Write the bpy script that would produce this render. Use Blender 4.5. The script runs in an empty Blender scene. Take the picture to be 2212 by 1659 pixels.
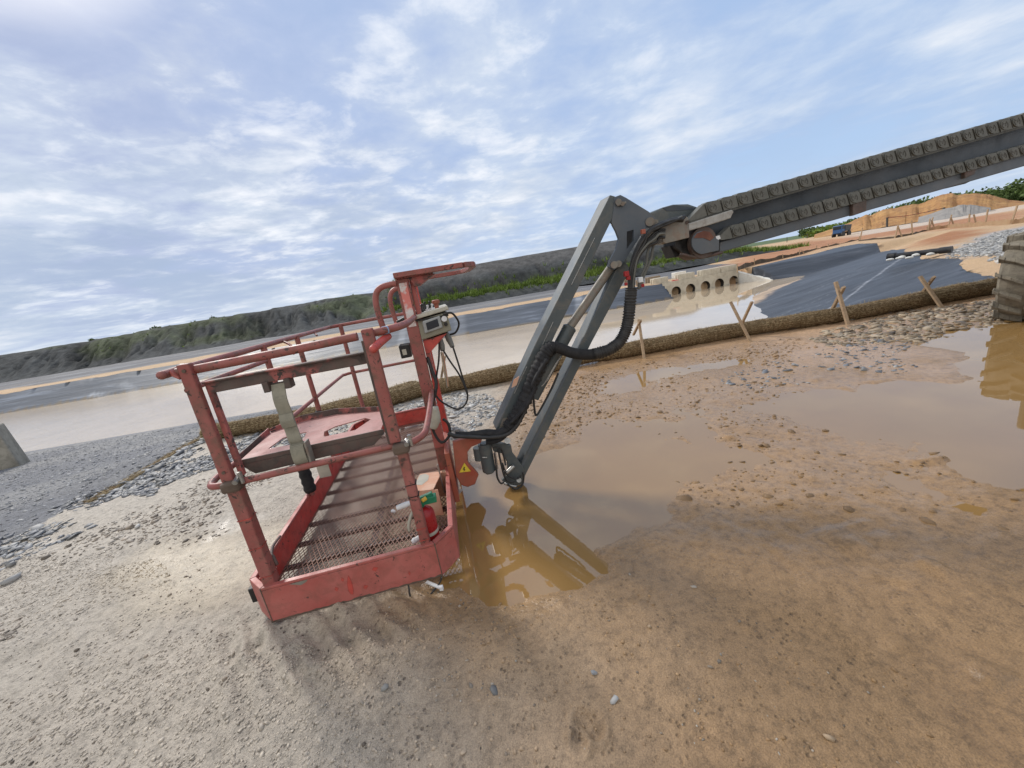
import bpy, math, random
import numpy as np
from mathutils import Vector, Matrix
random.seed(7); rng = np.random.default_rng(11)
SC = bpy.context.scene
COL = SC.collection

# ------------------------------------------------------------------ camera frame (2212 x 1659 photo coordinates)
F, CX, CY = 831.0, 1106.0, 829.5
HC, ROLL, PITCH = 1.35, math.radians(9.7), math.radians(14.4)
FW = np.array([0, math.cos(PITCH), -math.sin(PITCH)])
_u0 = np.array([0, math.sin(PITCH), math.cos(PITCH)]); _r0 = np.array([1., 0, 0])
RI = _r0*math.cos(ROLL) - _u0*math.sin(ROLL)
UP = _u0*math.cos(ROLL) + _r0*math.sin(ROLL)
EYE = np.array([0, 0, HC])
def ray(x, y): return FW + RI*(x-CX)/F - UP*(y-CY)/F
def at(x, y, z=0.0):
    d = ray(x, y); return EYE + d*((z-HC)/d[2])
def atY(x, y, Y):
    d = ray(x, y); return EYE + d*(Y/d[1])

cam = bpy.data.objects.new('camera', bpy.data.cameras.new('camera')); COL.objects.link(cam)
cam.data.sensor_width = 36.0; cam.data.lens = F/2212*36.0
cam.data.clip_start = 0.02; cam.data.clip_end = 3000
cam.matrix_world = Matrix(((RI[0], UP[0], -FW[0], EYE[0]), (RI[1], UP[1], -FW[1], EYE[1]), (RI[2], UP[2], -FW[2], EYE[2]), (0, 0, 0, 1)))
SC.camera = cam

# ------------------------------------------------------------------ numpy noise
def _hash(ix, iy, s):
    h = (ix.astype(np.int64)*374761393 + iy.astype(np.int64)*668265263 + s*974634777) & 0xFFFFFFFF
    h = ((h ^ (h >> 13))*1274126177) & 0xFFFFFFFF
    return ((h ^ (h >> 16)) & 0xFFFF)/65535.0
def vnoise(x, y, s=0):
    ix, iy = np.floor(x), np.floor(y); fx, fy = x-ix, y-iy
    fx = fx*fx*(3-2*fx); fy = fy*fy*(3-2*fy)
    a, b, c, d = _hash(ix, iy, s), _hash(ix+1, iy, s), _hash(ix, iy+1, s), _hash(ix+1, iy+1, s)
    return (a*(1-fx)+b*fx)*(1-fy) + (c*(1-fx)+d*fx)*fy
def fbm(x, y, s=0, oct=4):
    v = np.zeros_like(x, dtype=float); a = 0.5; t = 0
    for k in range(oct):
        v += a*vnoise(x, y, s+k*17); t += a; a *= 0.5; x = x*2.03+3.1; y = y*2.03+1.7
    return v/t*2-1
def sstep(a, b, x):
    t = np.clip((x-a)/(b-a), 0, 1); return t*t*(3-2*t)
def sdpoly(x, y, P):
    """signed distance to polygon, negative inside"""
    d = np.full(x.shape, 1e9); ins = np.zeros(x.shape, bool); n = len(P)
    for i in range(n):
        ax, ay = P[i][:2]; bx, by = P[(i+1) % n][:2]
        ex, ey = bx-ax, by-ay; wx, wy = x-ax, y-ay
        t = np.clip((wx*ex+wy*ey)/(ex*ex+ey*ey+1e-12), 0, 1)
        d = np.minimum(d, np.hypot(wx-ex*t, wy-ey*t))
        c = ((ay > y) != (by > y)) & (x < ex*(y-ay)/(ey if abs(ey) > 1e-12 else 1e-12)+ax)
        ins ^= c
    return np.where(ins, -d, d)
def gp(pts, z=0.0): return [tuple(at(px, py, z)[:2]) for px, py in pts]

# ------------------------------------------------------------------ materials
def new_mat(name):
    m = bpy.data.materials.new(name); m.use_nodes = True
    nt = m.node_tree; b = nt.nodes['Principled BSDF']
    return m, nt, b
def N(nt, t, **kw):
    n = nt.nodes.new(t)
    for k, v in kw.items():
        if k in n.inputs: n.inputs[k].default_value = v
        else: setattr(n, k, v)
    return n
def coords(nt): return nt.nodes.new('ShaderNodeTexCoord').outputs['Object']
def noise(nt, vec, scale, detail=4, rough=.6, dist=0):
    n = N(nt, 'ShaderNodeTexNoise'); n.inputs['Scale'].default_value = scale; n.inputs['Detail'].default_value = detail
    n.inputs['Roughness'].default_value = rough; n.inputs['Distortion'].default_value = dist
    nt.links.new(vec, n.inputs['Vector']); return n.outputs['Fac']
def ramp(nt, fac, stops):
    r = nt.nodes.new('ShaderNodeValToRGB'); e = r.color_ramp.elements
    while len(e) < len(stops): e.new(0.5)
    for el, (p, c) in zip(e, stops):
        el.position = p; el.color = (c if len(c) == 4 else (*c, 1)) if not isinstance(c, (int, float)) else (c, c, c, 1)
    nt.links.new(fac, r.inputs[0]); return r.outputs[0]
def mix(nt, fac, a, b, mode='MIX'):
    m = nt.nodes.new('ShaderNodeMix'); m.data_type = 'RGBA'; m.blend_type = mode
    for i, v in ((0, fac), (6, a), (7, b)):
        if hasattr(v, 'is_linked'): nt.links.new(v, m.inputs[i])
        elif i == 0: m.inputs[0].default_value = v
        else: m.inputs[i].default_value = (*v, 1)
    return m.outputs[2]
def bump(nt, b, h, dist=.005, strength=.6, prev=None):
    n = nt.nodes.new('ShaderNodeBump'); n.inputs['Distance'].default_value = dist; n.inputs['Strength'].default_value = strength
    nt.links.new(h, n.inputs['Height'])
    if prev is not None: nt.links.new(prev, n.inputs['Normal'])
    nt.links.new(n.outputs[0], b.inputs['Normal']); return n.outputs[0]

def worn(name, base, alt=None, dirt=(.06, .045, .032), rough=.5, alt_amt=.5, dirt_amt=.35, scale=6, metallic=0., spec=.4, chips=0., chipc=(.05, .035, .03), bumpd=.0015, edge=0.):
    m, nt, b = new_mat(name); v = coords(nt); L = nt.links
    c = base
    if alt is not None:
        f = ramp(nt, noise(nt, v, scale, 6, .62), [(max(0, .5-alt_amt*.35), 0.), (min(1, .5+alt_amt*.35), 1.)])
        c = mix(nt, f, base, alt)
    f2 = ramp(nt, noise(nt, v, scale*2.7, 7, .7, .6), [(.46, 0.), (.72, 1.)])
    mm = nt.nodes.new('ShaderNodeMath'); mm.operation = 'MULTIPLY'; mm.inputs[1].default_value = dirt_amt
    L.new(f2, mm.inputs[0]); c = mix(nt, mm.outputs[0], c, dirt)
    if chips > 0:
        f3 = ramp(nt, noise(nt, v, scale*5.5, 7, .72, .5), [(1-chips-.015, 0.), (1-chips+.015, 1.)])
        c = mix(nt, f3, c, chipc)
    if edge > 0:
        bv = nt.nodes.new('ShaderNodeBevel'); bv.samples = 4; bv.inputs['Radius'].default_value = edge
        ge = nt.nodes.new('ShaderNodeNewGeometry'); dt = nt.nodes.new('ShaderNodeVectorMath'); dt.operation = 'DOT_PRODUCT'
        L.new(bv.outputs[0], dt.inputs[0]); L.new(ge.outputs['Normal'], dt.inputs[1])
        iv = nt.nodes.new('ShaderNodeMath'); iv.operation = 'MULTIPLY_ADD'; iv.inputs[1].default_value = -2.2; iv.inputs[2].default_value = 2.2; L.new(dt.outputs['Value'], iv.inputs[0])
        ad = nt.nodes.new('ShaderNodeMath'); ad.operation = 'MULTIPLY'; L.new(iv.outputs[0], ad.inputs[0]); L.new(ramp(nt, noise(nt, v, scale*6, 5, .7), [(.38, 0.), (.60, 1.6)]), ad.inputs[1])
        c = mix(nt, ramp(nt, ad.outputs[0], [(.14, 0.), (.34, 1.)]), c, chipc)
    if hasattr(c, 'is_linked'): L.new(c, b.inputs['Base Color'])
    else: b.inputs['Base Color'].default_value = (*c, 1)
    r = ramp(nt, noise(nt, v, scale*1.7, 5), [(.3, max(0, rough-.12)), (.75, min(1, rough+.2))])
    L.new(r, b.inputs['Roughness']); b.inputs['Metallic'].default_value = metallic; b.inputs['Specular IOR Level'].default_value = spec
    if bumpd: bump(nt, b, noise(nt, v, scale*14, 4, .7), bumpd, .5)
    return m
M = {}
M['red'] = worn('faded_red_paint', (.34, .070, .058), (.45, .150, .128), dirt=(.17, .075, .055), rough=.45, alt_amt=.7, dirt_amt=.6, scale=5, chips=.365, chipc=(.075, .045, .038), edge=.006)
M['red_dusty'] = worn('dusty_pink_paint', (.38, .165, .145), (.43, .235, .21), dirt=(.2, .1, .08), rough=.6, alt_amt=.8, dirt_amt=.5, scale=6, chips=.36, chipc=(.09, .055, .045))
M['red_tube'] = worn('worn_red_tube', (.23, .056, .047), (.34, .125, .108), dirt=(.13, .085, .06), rough=.5, alt_amt=.8, dirt_amt=.9, scale=6, edge=.007, chips=.40, chipc=(.055, .036, .03))
M['red_deep'] = worn('red_paint', (.48, .045, .035), (.50, .10, .08), dirt=(.12, .05, .04), rough=.42, scale=5, chips=.38, dirt_amt=.5, edge=.006)
M['red_scraped'] = worn('scraped_red_paint', (.40, .12, .105), (.085, .06, .052), dirt=(.05, .035, .03), rough=.6, alt_amt=.12, dirt_amt=.6, scale=4.5, chips=.42, chipc=(.05, .037, .033))
M['bare_dark'] = worn('bare_dark_steel', (.055, .045, .04), (.12, .09, .075), rough=.6, dirt=(.16, .07, .06), dirt_amt=.5, scale=9)
M['clamp'] = worn('muddy_clamp', (.085, .06, .045), (.14, .10, .075), rough=.75, scale=14)
M['mesh'] = worn('rusty_mesh_steel', (.25, .13, .10), (.36, .22, .17), dirt=(.25, .17, .1), rough=.6, scale=3, metallic=.2, bumpd=0)
M['peel'] = worn('peeled_white_paint', (.62, .62, .60), (.62, .2, .17), dirt=(.4, .2, .17), rough=.5, alt_amt=.12, dirt_amt=.4, scale=9)
M['orange'] = worn('orange_red_paint', (.30, .062, .036), (.36, .11, .07), dirt=(.2, .1, .06), rough=.45, scale=6, chips=.36, dirt_amt=.55)
M['grey'] = worn('grey_machine_paint', (.060, .075, .082), (.082, .097, .101), dirt=(.17, .15, .12), rough=.42, alt_amt=.8, dirt_amt=.55, scale=4, edge=.006, chips=.31, chipc=(.16, .13, .10))
M['grey_dark'] = worn('dark_grey_paint', (.036, .047, .06), (.05, .063, .078), dirt=(.1, .09, .08), rough=.45, dirt_amt=.3, scale=2.5)
M['grey_lower'] = worn('grey_beam_paint', (.072, .088, .108), (.09, .106, .124), dirt=(.17, .15, .13), rough=.42, dirt_amt=.3, scale=2.5)
M['chain'] = worn('muddy_grey_plastic', (.105, .11, .10), (.138, .138, .124), dirt=(.08, .075, .062), rough=.6, dirt_amt=.6, scale=8)
M['chain_dark'] = worn('chain_recess', (.05, .05, .045), (.08, .08, .07), rough=.7, scale=9)
M['plate'] = worn('dusty_steel_plate', (.17, .165, .15), (.24, .22, .18), dirt=(.2, .09, .05), rough=.5, dirt_amt=.6, scale=9, chips=.26, chipc=(.13, .06, .035))
M['bar'] = worn('pale_scraped_bar', (.42, .42, .40), (.26, .25, .23), dirt=(.14, .1, .07), rough=.5, dirt_amt=.7, scale=9, chips=.3)
M['rubber'] = worn('black_rubber', (.016, .016, .017), (.03, .03, .03), dirt=(.07, .06, .05), rough=.55, dirt_amt=.4, scale=14)
M['cloth_black'] = worn('black_sleeve', (.012, .012, .014), (.022, .022, .024), dirt=(.04, .035, .03), rough=.8, scale=20)
M['muddy_tyre'] = worn('muddy_tyre', (.17, .15, .115), (.23, .20, .15), dirt=(.06, .05, .04), rough=.85, dirt_amt=.6, scale=9, bumpd=.004)
M['steel'] = worn('bright_steel', (.45, .45, .44), (.3, .29, .27), rough=.3, metallic=.8, scale=12)
M['cream'] = worn('cream_plastic', (.46, .44, .36), (.38, .37, .31), dirt=(.22, .19, .13), rough=.5, scale=9)
M['olive'] = worn('olive_grey_box', (.22, .21, .155), (.27, .26, .20), dirt=(.16, .14, .1), rough=.5, scale=9)
M['screen'] = worn('dark_screen', (.015, .02, .03), (.02, .025, .035), rough=.15, dirt_amt=.1, scale=5, bumpd=0)
M['white'] = worn('white_plastic', (.72, .74, .76), (.62, .63, .64), dirt=(.4, .38, .34), rough=.4, scale=12)
M['grey_light'] = worn('light_grey_plastic', (.36, .38, .38), (.30, .32, .32), dirt=(.2, .18, .15), rough=.45, scale=12)
M['webbing'] = worn('grey_webbing', (.30, .28, .22), (.22, .21, .165), dirt=(.12, .11, .09), rough=.9, scale=16)
M['ext_red'] = worn('extinguisher_red', (.32, .012, .014), (.27, .012, .014), rough=.25, dirt_amt=.15, scale=6)
M['green'] = worn('green_plastic', (.015, .17, .085), (.02, .2, .1), rough=.35, dirt_amt=.2, scale=9)
M['yellow'] = worn('yellow_plastic', (.62, .34, .03), (.6, .4, .05), rough=.4, dirt_amt=.2, scale=9)
M['yellow_label'] = worn('yellow_label', (.72, .55, .04), (.66, .5, .05), rough=.5, dirt_amt=.3, scale=14)
M['black'] = worn('black_plastic', (.012, .012, .012), rough=.4, dirt_amt=.2, scale=9)
M['grey_plastic'] = worn('grey_plastic', (.16, .17, .16), (.2, .2, .19), rough=.5, scale=12)
M['tan_box'] = worn('tan_box', (.56, .27, .16), (.60, .36, .25), dirt=(.66, .6, .48), rough=.6, dirt_amt=.4, scale=6)
M['blue_tape'] = worn('blue_tape', (.22, .32, .48), rough=.5, scale=9)
M['wood'] = worn('raw_stake_wood', (.44, .32, .20), (.31, .21, .13), dirt=(.16, .11, .07), rough=.75, dirt_amt=.5, scale=15)
M['concrete'] = worn('pale_concrete', (.56, .51, .41), (.47, .43, .35), dirt=(.26, .2, .13), rough=.85, dirt_amt=.5, scale=1.4)
M['concrete_grey'] = worn('weathered_concrete', (.36, .33, .27), (.25, .23, .19), dirt=(.12, .11, .085), rough=.9, dirt_amt=.7, scale=3, bumpd=.004)
M['concrete_dark'] = worn('brown_concrete', (.22, .17, .12), (.27, .22, .16), rough=.9, scale=3)
M['concrete_white'] = worn('white_concrete', (.78, .76, .70), (.7, .68, .62), rough=.8, dirt_amt=.2, scale=2)
M['pipe_dark'] = worn('culvert_pipe_inside', (.03, .028, .024), (.05, .045, .04), rough=.8, scale=4)
M['hdpe'] = worn('black_pipe_plastic', (.012, .013, .015), (.02, .02, .023), dirt=(.2, .17, .12), rough=.35, dirt_amt=.2, scale=3)
M['sandbag'] = worn('white_sandbag', (.78, .78, .74), (.66, .65, .6), rough=.8, scale=5)
M['redcloth'] = worn('red_plastic_sheet', (.5, .07, .05), (.45, .15, .12), rough=.6, scale=4)
M['blue'] = worn('blue_truck_paint', (.02, .08, .22), (.03, .1, .25), rough=.4, dirt=(.2, .15, .1), dirt_amt=.3, scale=2)
M['glass'] = worn('truck_glass', (.02, .025, .03), rough=.1, dirt_amt=.1, scale=2, bumpd=0)
M['fabric'] = worn('silt_fence_fabric', (.38, .27, .16), (.33, .21, .12), dirt=(.28, .13, .06), rough=.9, scale=1.3)
M['fabric_dark'] = worn('dark_silt_fabric', (.05, .045, .04), (.14, .1, .06), rough=.9, scale=1.3)
M['iron'] = worn('dark_post', (.06, .055, .05), rough=.7, scale=6)
M['rope'] = worn('red_black_rope', (.22, .04, .025), (.04, .03, .03), alt_amt=.15, rough=.8, scale=3)
M['stockpile'] = worn('orange_sand', (.50, .29, .11), (.31, .15, .055), dirt=(.2, .09, .04), rough=.95, alt_amt=.55, dirt_amt=.9, scale=.26, bumpd=.4)  # strong tone contrast puts lit and shaded ridges into the sand colour
M['greypile'] = worn('grey_gravel_pile', (.24, .225, .21), (.29, .27, .245), rough=.95, scale=.6, bumpd=.05)

def straw_mat():
    m, nt, b = new_mat('coir_straw'); v = coords(nt)
    mp = N(nt, 'ShaderNodeMapping'); mp.inputs['Scale'].default_value = (1, 1, 1.4); nt.links.new(v, mp.inputs[0])
    f = noise(nt, mp.outputs[0], 34, 6, .8, 1.2)
    c = ramp(nt, f, [(.32, (.03, .021, .012)), (.46, (.135, .088, .046)), (.56, (.30, .21, .115)), (.68, (.56, .45, .30))])
    c = mix(nt, ramp(nt, noise(nt, v, 2.2, 3), [(.4, 0.), (.7, .35)]), c, (.12, .09, .05))
    nt.links.new(c, b.inputs['Base Color']); b.inputs['Roughness'].default_value = .95; b.inputs['Specular IOR Level'].default_value = .1
    bump(nt, b, f, .03, .9); return m
M['straw'] = straw_mat()
M['straw_strand'] = worn('loose_straw', (.46, .37, .21), (.3, .22, .12), rough=.9, scale=40, bumpd=0)

def stone_mat(name, stops, scale=9):
    m, nt, b = new_mat(name); v = coords(nt)
    c = ramp(nt, noise(nt, v, scale, 2, .5), stops)
    a = nt.nodes.new('ShaderNodeAttribute'); a.attribute_name = 'shade'
    c = mix(nt, 1., c, a.outputs['Color'], 'MULTIPLY')
    nt.links.new(c, b.inputs['Base Color']); b.inputs['Roughness'].default_value = .6
    bump(nt, b, noise(nt, v, 90, 4, .7), .004, .5); return m
M['stone_grey'] = stone_mat('grey_stones', [(.3, (.20, .205, .21)), (.5, (.34, .335, .32)), (.7, (.50, .48, .44))])
M['stone_tan'] = stone_mat('tan_stones', [(.3, (.20, .135, .08)), (.5, (.32, .235, .15)), (.7, (.46, .37, .26))])
M['stone_blue'] = stone_mat('blue_grey_stones', [(.3, (.10, .105, .12)), (.5, (.18, .185, .195)), (.7, (.30, .295, .28))])
M['clod'] = stone_mat('mud_clod', [(.3, (.15, .095, .055)), (.5, (.24, .16, .10)), (.7, (.34, .24, .16))])
M['clod2'] = stone_mat('muddy_cobble', [(.3, (.17, .12, .075)), (.5, (.28, .215, .14)), (.7, (.42, .34, .24))], 5)
M['grit_pale'] = stone_mat('pale_grit', [(.3, (.75, .75, .77)), (.5, (1., 1., 1.)), (.7, (1.15, 1.15, 1.14))], 3)
M['pebble'] = stone_mat('pebbles', [(.3, (.12, .10, .08)), (.5, (.24, .19, .14)), (.7, (.46, .42, .36))], 6)

def ground_mat(name, rough=.75, fine=.35, peb=.5, bd=.01, wet_rough=.12):
    """albedo comes from the painted soil colour (attribute), broken up by grain, pits and grit; attribute wet lowers the gloss"""
    m, nt, b = new_mat(name); v = coords(nt); L = nt.links
    a = nt.nodes.new('ShaderNodeAttribute'); a.attribute_name = 'soil'
    w = nt.nodes.new('ShaderNodeAttribute'); w.attribute_name = 'wet'
    n1 = noise(nt, v, 26, 6, .72); n2 = noise(nt, v, 110, 4, .7); n3 = noise(nt, v, 1.3, 5, .6)
    c = mix(nt, 1., a.outputs['Color'], ramp(nt, n1, [(.3, 1-fine), (.5, 1.), (.72, 1+fine*.5)]), 'MULTIPLY')
    c = mix(nt, 1., c, ramp(nt, n3, [(.3, .88), (.7, 1.08)]), 'MULTIPLY')
    n4 = noise(nt, v, 230, 3, .7); c = mix(nt, 1., c, ramp(nt, n4, [(.34, .70), (.48, .98), (.66, 1.22)]), 'MULTIPLY')
    vo = N(nt, 'ShaderNodeTexVoronoi'); vo.inputs['Scale'].default_value = 48; vo.inputs['Randomness'].default_value = 1; L.new(v, vo.inputs['Vector'])
    pit = ramp(nt, vo.outputs['Distance'], [(.12, 1.), (.34, 0.)])
    gate = ramp(nt, noise(nt, v, 9, 3, .6), [(.48, 0.), (.62, 1.)])
    k = nt.nodes.new('ShaderNodeMath'); k.operation = 'MULTIPLY'; L.new(pit, k.inputs[0]); L.new(gate, k.inputs[1])
    k2 = nt.nodes.new('ShaderNodeMath'); k2.operation = 'MULTIPLY'; L.new(k.outputs[0], k2.inputs[0])
    inv = nt.nodes.new('ShaderNodeMath'); inv.operation = 'MULTIPLY_ADD'; inv.inputs[1].default_value = -peb*.85; inv.inputs[2].default_value = peb
    L.new(w.outputs['Fac'], inv.inputs[0]); L.new(inv.outputs[0], k2.inputs[1])
    c = mix(nt, k2.outputs[0], c, mix(nt, 1., c, (.42, .40, .40), 'MULTIPLY'))
    L.new(c, b.inputs['Base Color'])
    r = nt.nodes.new('ShaderNodeMapRange'); r.inputs['To Min'].default_value = rough; r.inputs['To Max'].default_value = wet_rough
    wn = nt.nodes.new('ShaderNodeMath'); wn.operation = 'MULTIPLY_ADD'; wn.inputs[1].default_value = .5; wn.inputs[2].default_value = -.25; L.new(n1, wn.inputs[0])
    wa = nt.nodes.new('ShaderNodeMath'); wa.operation = 'ADD'; L.new(w.outputs['Fac'], wa.inputs[0]); L.new(wn.outputs[0], wa.inputs[1])
    L.new(wa.outputs[0], r.inputs['Value']); L.new(r.outputs[0], b.inputs['Roughness'])
    hh = nt.nodes.new('ShaderNodeMath'); hh.operation = 'MULTIPLY_ADD'; hh.inputs[1].default_value = .35; L.new(n2, hh.inputs[0]); L.new(n1, hh.inputs[2])
    h2 = nt.nodes.new('ShaderNodeMath'); h2.operation = 'SUBTRACT'; L.new(hh.outputs[0], h2.inputs[0]); L.new(k2.outputs[0], h2.inputs[1])
    bm = nt.nodes.new('ShaderNodeBump'); bm.inputs['Distance'].default_value = bd; L.new(h2.outputs[0], bm.inputs['Height'])
    st = nt.nodes.new('ShaderNodeMath'); st.operation = 'MULTIPLY_ADD'; st.inputs[1].default_value = -.7; st.inputs[2].default_value = .9; st.use_clamp = True
    L.new(w.outputs['Fac'], st.inputs[0]); L.new(st.outputs[0], bm.inputs['Strength']); L.new(bm.outputs[0], b.inputs['Normal'])
    return m
M['mud'] = ground_mat('wet_mud', .72, .42, .95, .018, .12)
M['gravel'] = ground_mat('gravel_bed', .8, .6, .8, .03)
M['plain'] = ground_mat('bare_earth', .9, .25, .3, .03)

def water_mat(name, body, rough, ripple, rscale, ior=1.33):
    m, nt, b = new_mat(name); v = coords(nt)
    c = mix(nt, ramp(nt, noise(nt, v, .7, 4), [(.35, 0.), (.65, 1.)]), body, tuple(x*.86 for x in body))
    nt.links.new(c, b.inputs['Base Color']); b.inputs['Roughness'].default_value = rough; b.inputs['IOR'].default_value = ior
    if ripple:
        sxx = nt.nodes.new('ShaderNodeSeparateXYZ'); nt.links.new(v, sxx.inputs[0])
        calm = N(nt, 'ShaderNodeMapRange'); calm.inputs['From Min'].default_value = -1.5; calm.inputs['From Max'].default_value = 4.5; calm.inputs['To Min'].default_value = 1.; calm.inputs['To Max'].default_value = .06
        nt.links.new(sxx.outputs[0], calm.inputs[0])
        mp = N(nt, 'ShaderNodeMapping'); mp.inputs['Scale'].default_value = (1, 2.2, 1); nt.links.new(v, mp.inputs[0])
        bump(nt, b, noise(nt, mp.outputs[0], rscale, 3, .55, .5), ripple, 1.); bn = b.inputs['Normal'].links[0].from_node; nt.links.new(calm.outputs[0], bn.inputs['Strength'])
    return m
M['pond'] = water_mat('silty_pond_water', (.60, .475, .33), .03, .007, 5.5, 1.7)
M['puddle'] = water_mat('muddy_puddle_water', (.285, .168, .060), .012, .0003, 6, 1.95)

def liner_mat():
    m, nt, b = new_mat('black_geomembrane'); v = coords(nt); L = nt.links
    a = nt.nodes.new('ShaderNodeAttribute'); a.attribute_name = 'soil'
    mp = N(nt, 'ShaderNodeMapping'); mp.inputs['Rotation'].default_value = (0, 0, math.radians(-32)); mp.inputs['Scale'].default_value = (.16, 1.5, 1); L.new(v, mp.inputs[0])
    n1 = noise(nt, mp.outputs[0], 2.0, 6, .65, .4)
    c = mix(nt, 1., a.outputs['Color'], ramp(nt, n1, [(.3, .62), (.56, 1.05), (.74, 2.1)]), 'MULTIPLY')
    L.new(c, b.inputs['Base Color'])
    b.inputs['Roughness'].default_value = .5; b.inputs['Specular IOR Level'].default_value = .35
    bump(nt, b, n1, .06, .5); return m
M['liner'] = liner_mat()
def slope_mat():
    m, nt, b = new_mat('dark_overburden'); v = coords(nt); L = nt.links
    a = nt.nodes.new('ShaderNodeAttribute'); a.attribute_name = 'soil'
    n1 = noise(nt, v, 1.4, 8, .72)
    c = mix(nt, 1., a.outputs['Color'], ramp(nt, n1, [(.3, .55), (.5, 1.), (.7, 1.5)]), 'MULTIPLY')
    L.new(c, b.inputs['Base Color']); b.inputs['Roughness'].default_value = .95; b.inputs['Specular IOR Level'].default_value = .15
    bump(nt, b, n1, .22, .7); return m
M['slope'] = slope_mat()
def leaf_mat(name, a, c2):
    m, nt, b = new_mat(name); v = coords(nt)
    c = ramp(nt, noise(nt, v, .6, 4, .7), [(.3, a), (.7, c2)])
    nt.links.new(c, b.inputs['Base Color']); b.inputs['Roughness'].default_value = .7; b.inputs['Specular IOR Level'].default_value = .2; return m
M['grass'] = leaf_mat('bank_grass', (.08, .13, .022), (.19, .26, .05))
M['leaf'] = leaf_mat('far_foliage', (.05, .08, .025), (.12, .17, .05))
M['trunk'] = worn('trunk_bark', (.1, .08, .06), rough=.9, scale=2)

# ------------------------------------------------------------------ mesh builder
class MB:
    def __init__(s): s.v = []; s.f = []
    def add(s, verts, faces):
        o = len(s.v); s.v += [tuple(map(float, p)) for p in verts]; s.f += [tuple(i+o for i in f) for f in faces]; return s
    def hexa(s, p):   # 8 points: bottom 4 ccw, top 4 ccw
        return s.add(p, [(3, 2, 1, 0), (4, 5, 6, 7), (0, 1, 5, 4), (1, 2, 6, 5), (2, 3, 7, 6), (3, 0, 4, 7)])
    def box(s, lo, hi, T=None):
        (x0, y0, z0), (x1, y1, z1) = lo, hi
        p = [(x0, y0, z0), (x1, y0, z0), (x1, y1, z0), (x0, y1, z0), (x0, y0, z1), (x1, y0, z1), (x1, y1, z1), (x0, y1, z1)]
        if T: p = [T(*q) for q in p]
        return s.hexa(p)
    def beam(s, a, b, w, h, up=(0, 0, 1)):
        a, b = Vector(a), Vector(b); d = (b-a).normalized(); sd = d.cross(Vector(up))
        if sd.length < 1e-4: sd = d.cross(Vector((0, 1, 0)))
        sd.normalize(); uu = sd.cross(d); p = []
        for c in (a, b):
            p.append([c + sd*(w/2*i) + uu*(h/2*j) for i, j in ((-1, -1), (1, -1), (1, 1), (-1, 1))])
        return s.add(p[0]+p[1], [(3, 2, 1, 0), (4, 5, 6, 7), (0, 1, 5, 4), (1, 2, 6, 5), (2, 3, 7, 6), (3, 0, 4, 7)])
    def prism(s, poly, off):   # polygon of 3-D points extruded by vector off
        n = len(poly); q = [tuple(np.array(p)+np.array(off)) for p in poly]
        return s.add(list(poly)+q, [tuple(range(n)), tuple(range(2*n-1, n-1, -1))] + [(i, i+n, (i+1) % n + n, (i+1) % n) for i in range(n)])
    def tube(s, pts, r, n=10, smooth=0, cap=True, squash=None):
        pts = [Vector(p) for p in pts]
        if smooth: pts = catmull(pts, smooth)
        rs = r if hasattr(r, '__len__') else [r]*len(pts)
        if len(rs) != len(pts): rs = list(np.interp(np.linspace(0, 1, len(pts)), np.linspace(0, 1, len(rs)), rs))
        T = [(pts[min(i+1, len(pts)-1)]-pts[max(i-1, 0)]).normalized() for i in range(len(pts))]
        nrm = T[0].orthogonal().normalized(); V = []
        for i, p in enumerate(pts):
            nrm = (nrm - T[i]*nrm.dot(T[i])).normalized(); bn = T[i].cross(nrm)
            for k in range(n):
                a = 2*math.pi*k/n; V.append(p + (nrm*math.cos(a) + bn*math.sin(a))*rs[i])
        Fc = [(i*n+k, i*n+(k+1) % n, (i+1)*n+(k+1) % n, (i+1)*n+k) for i in range(len(pts)-1) for k in range(n)]
        if cap: Fc += [tuple(range(n-1, -1, -1)), tuple((len(pts)-1)*n+k for k in range(n))]
        return s.add(V, Fc)
    def cyl(s, a, b, r, n=16, r2=None): return s.tube([a, b], [r, r if r2 is None else r2], n)
    def ball(s, c, r, n=10, sc=(1, 1, 1)):
        V = []; Fc = []; m = n//2+1
        for i in range(m+1):
            th = math.pi*i/m
            for k in range(n):
                ph = 2*math.pi*k/n
                V.append((c[0]+r*sc[0]*math.sin(th)*math.cos(ph), c[1]+r*sc[1]*math.sin(th)*math.sin(ph), c[2]+r*sc[2]*math.cos(th)))
        Fc = [(i*n+k, (i+1)*n+k, (i+1)*n+(k+1) % n, i*n+(k+1) % n) for i in range(m) for k in range(n)]
        return s.add(V, Fc)
def catmull(p, k):
    out = []; n = len(p)
    for i in range(n-1):
        p0, p1, p2, p3 = p[max(i-1, 0)], p[i], p[i+1], p[min(i+2, n-1)]
        for j in range(k):
            t = j/k; out.append(.5*((2*p1) + (p2-p0)*t + (2*p0-5*p1+4*p2-p3)*t*t + (3*p1-p0-3*p2+p3)*t**3))
    return out+[p[-1]]
def mkobj(name, me, mat, parent=None):
    o = bpy.data.objects.new(name, me); COL.objects.link(o)
    if mat is not None: me.materials.append(mat)
    if parent is not None: o.parent = parent
    return o
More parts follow.
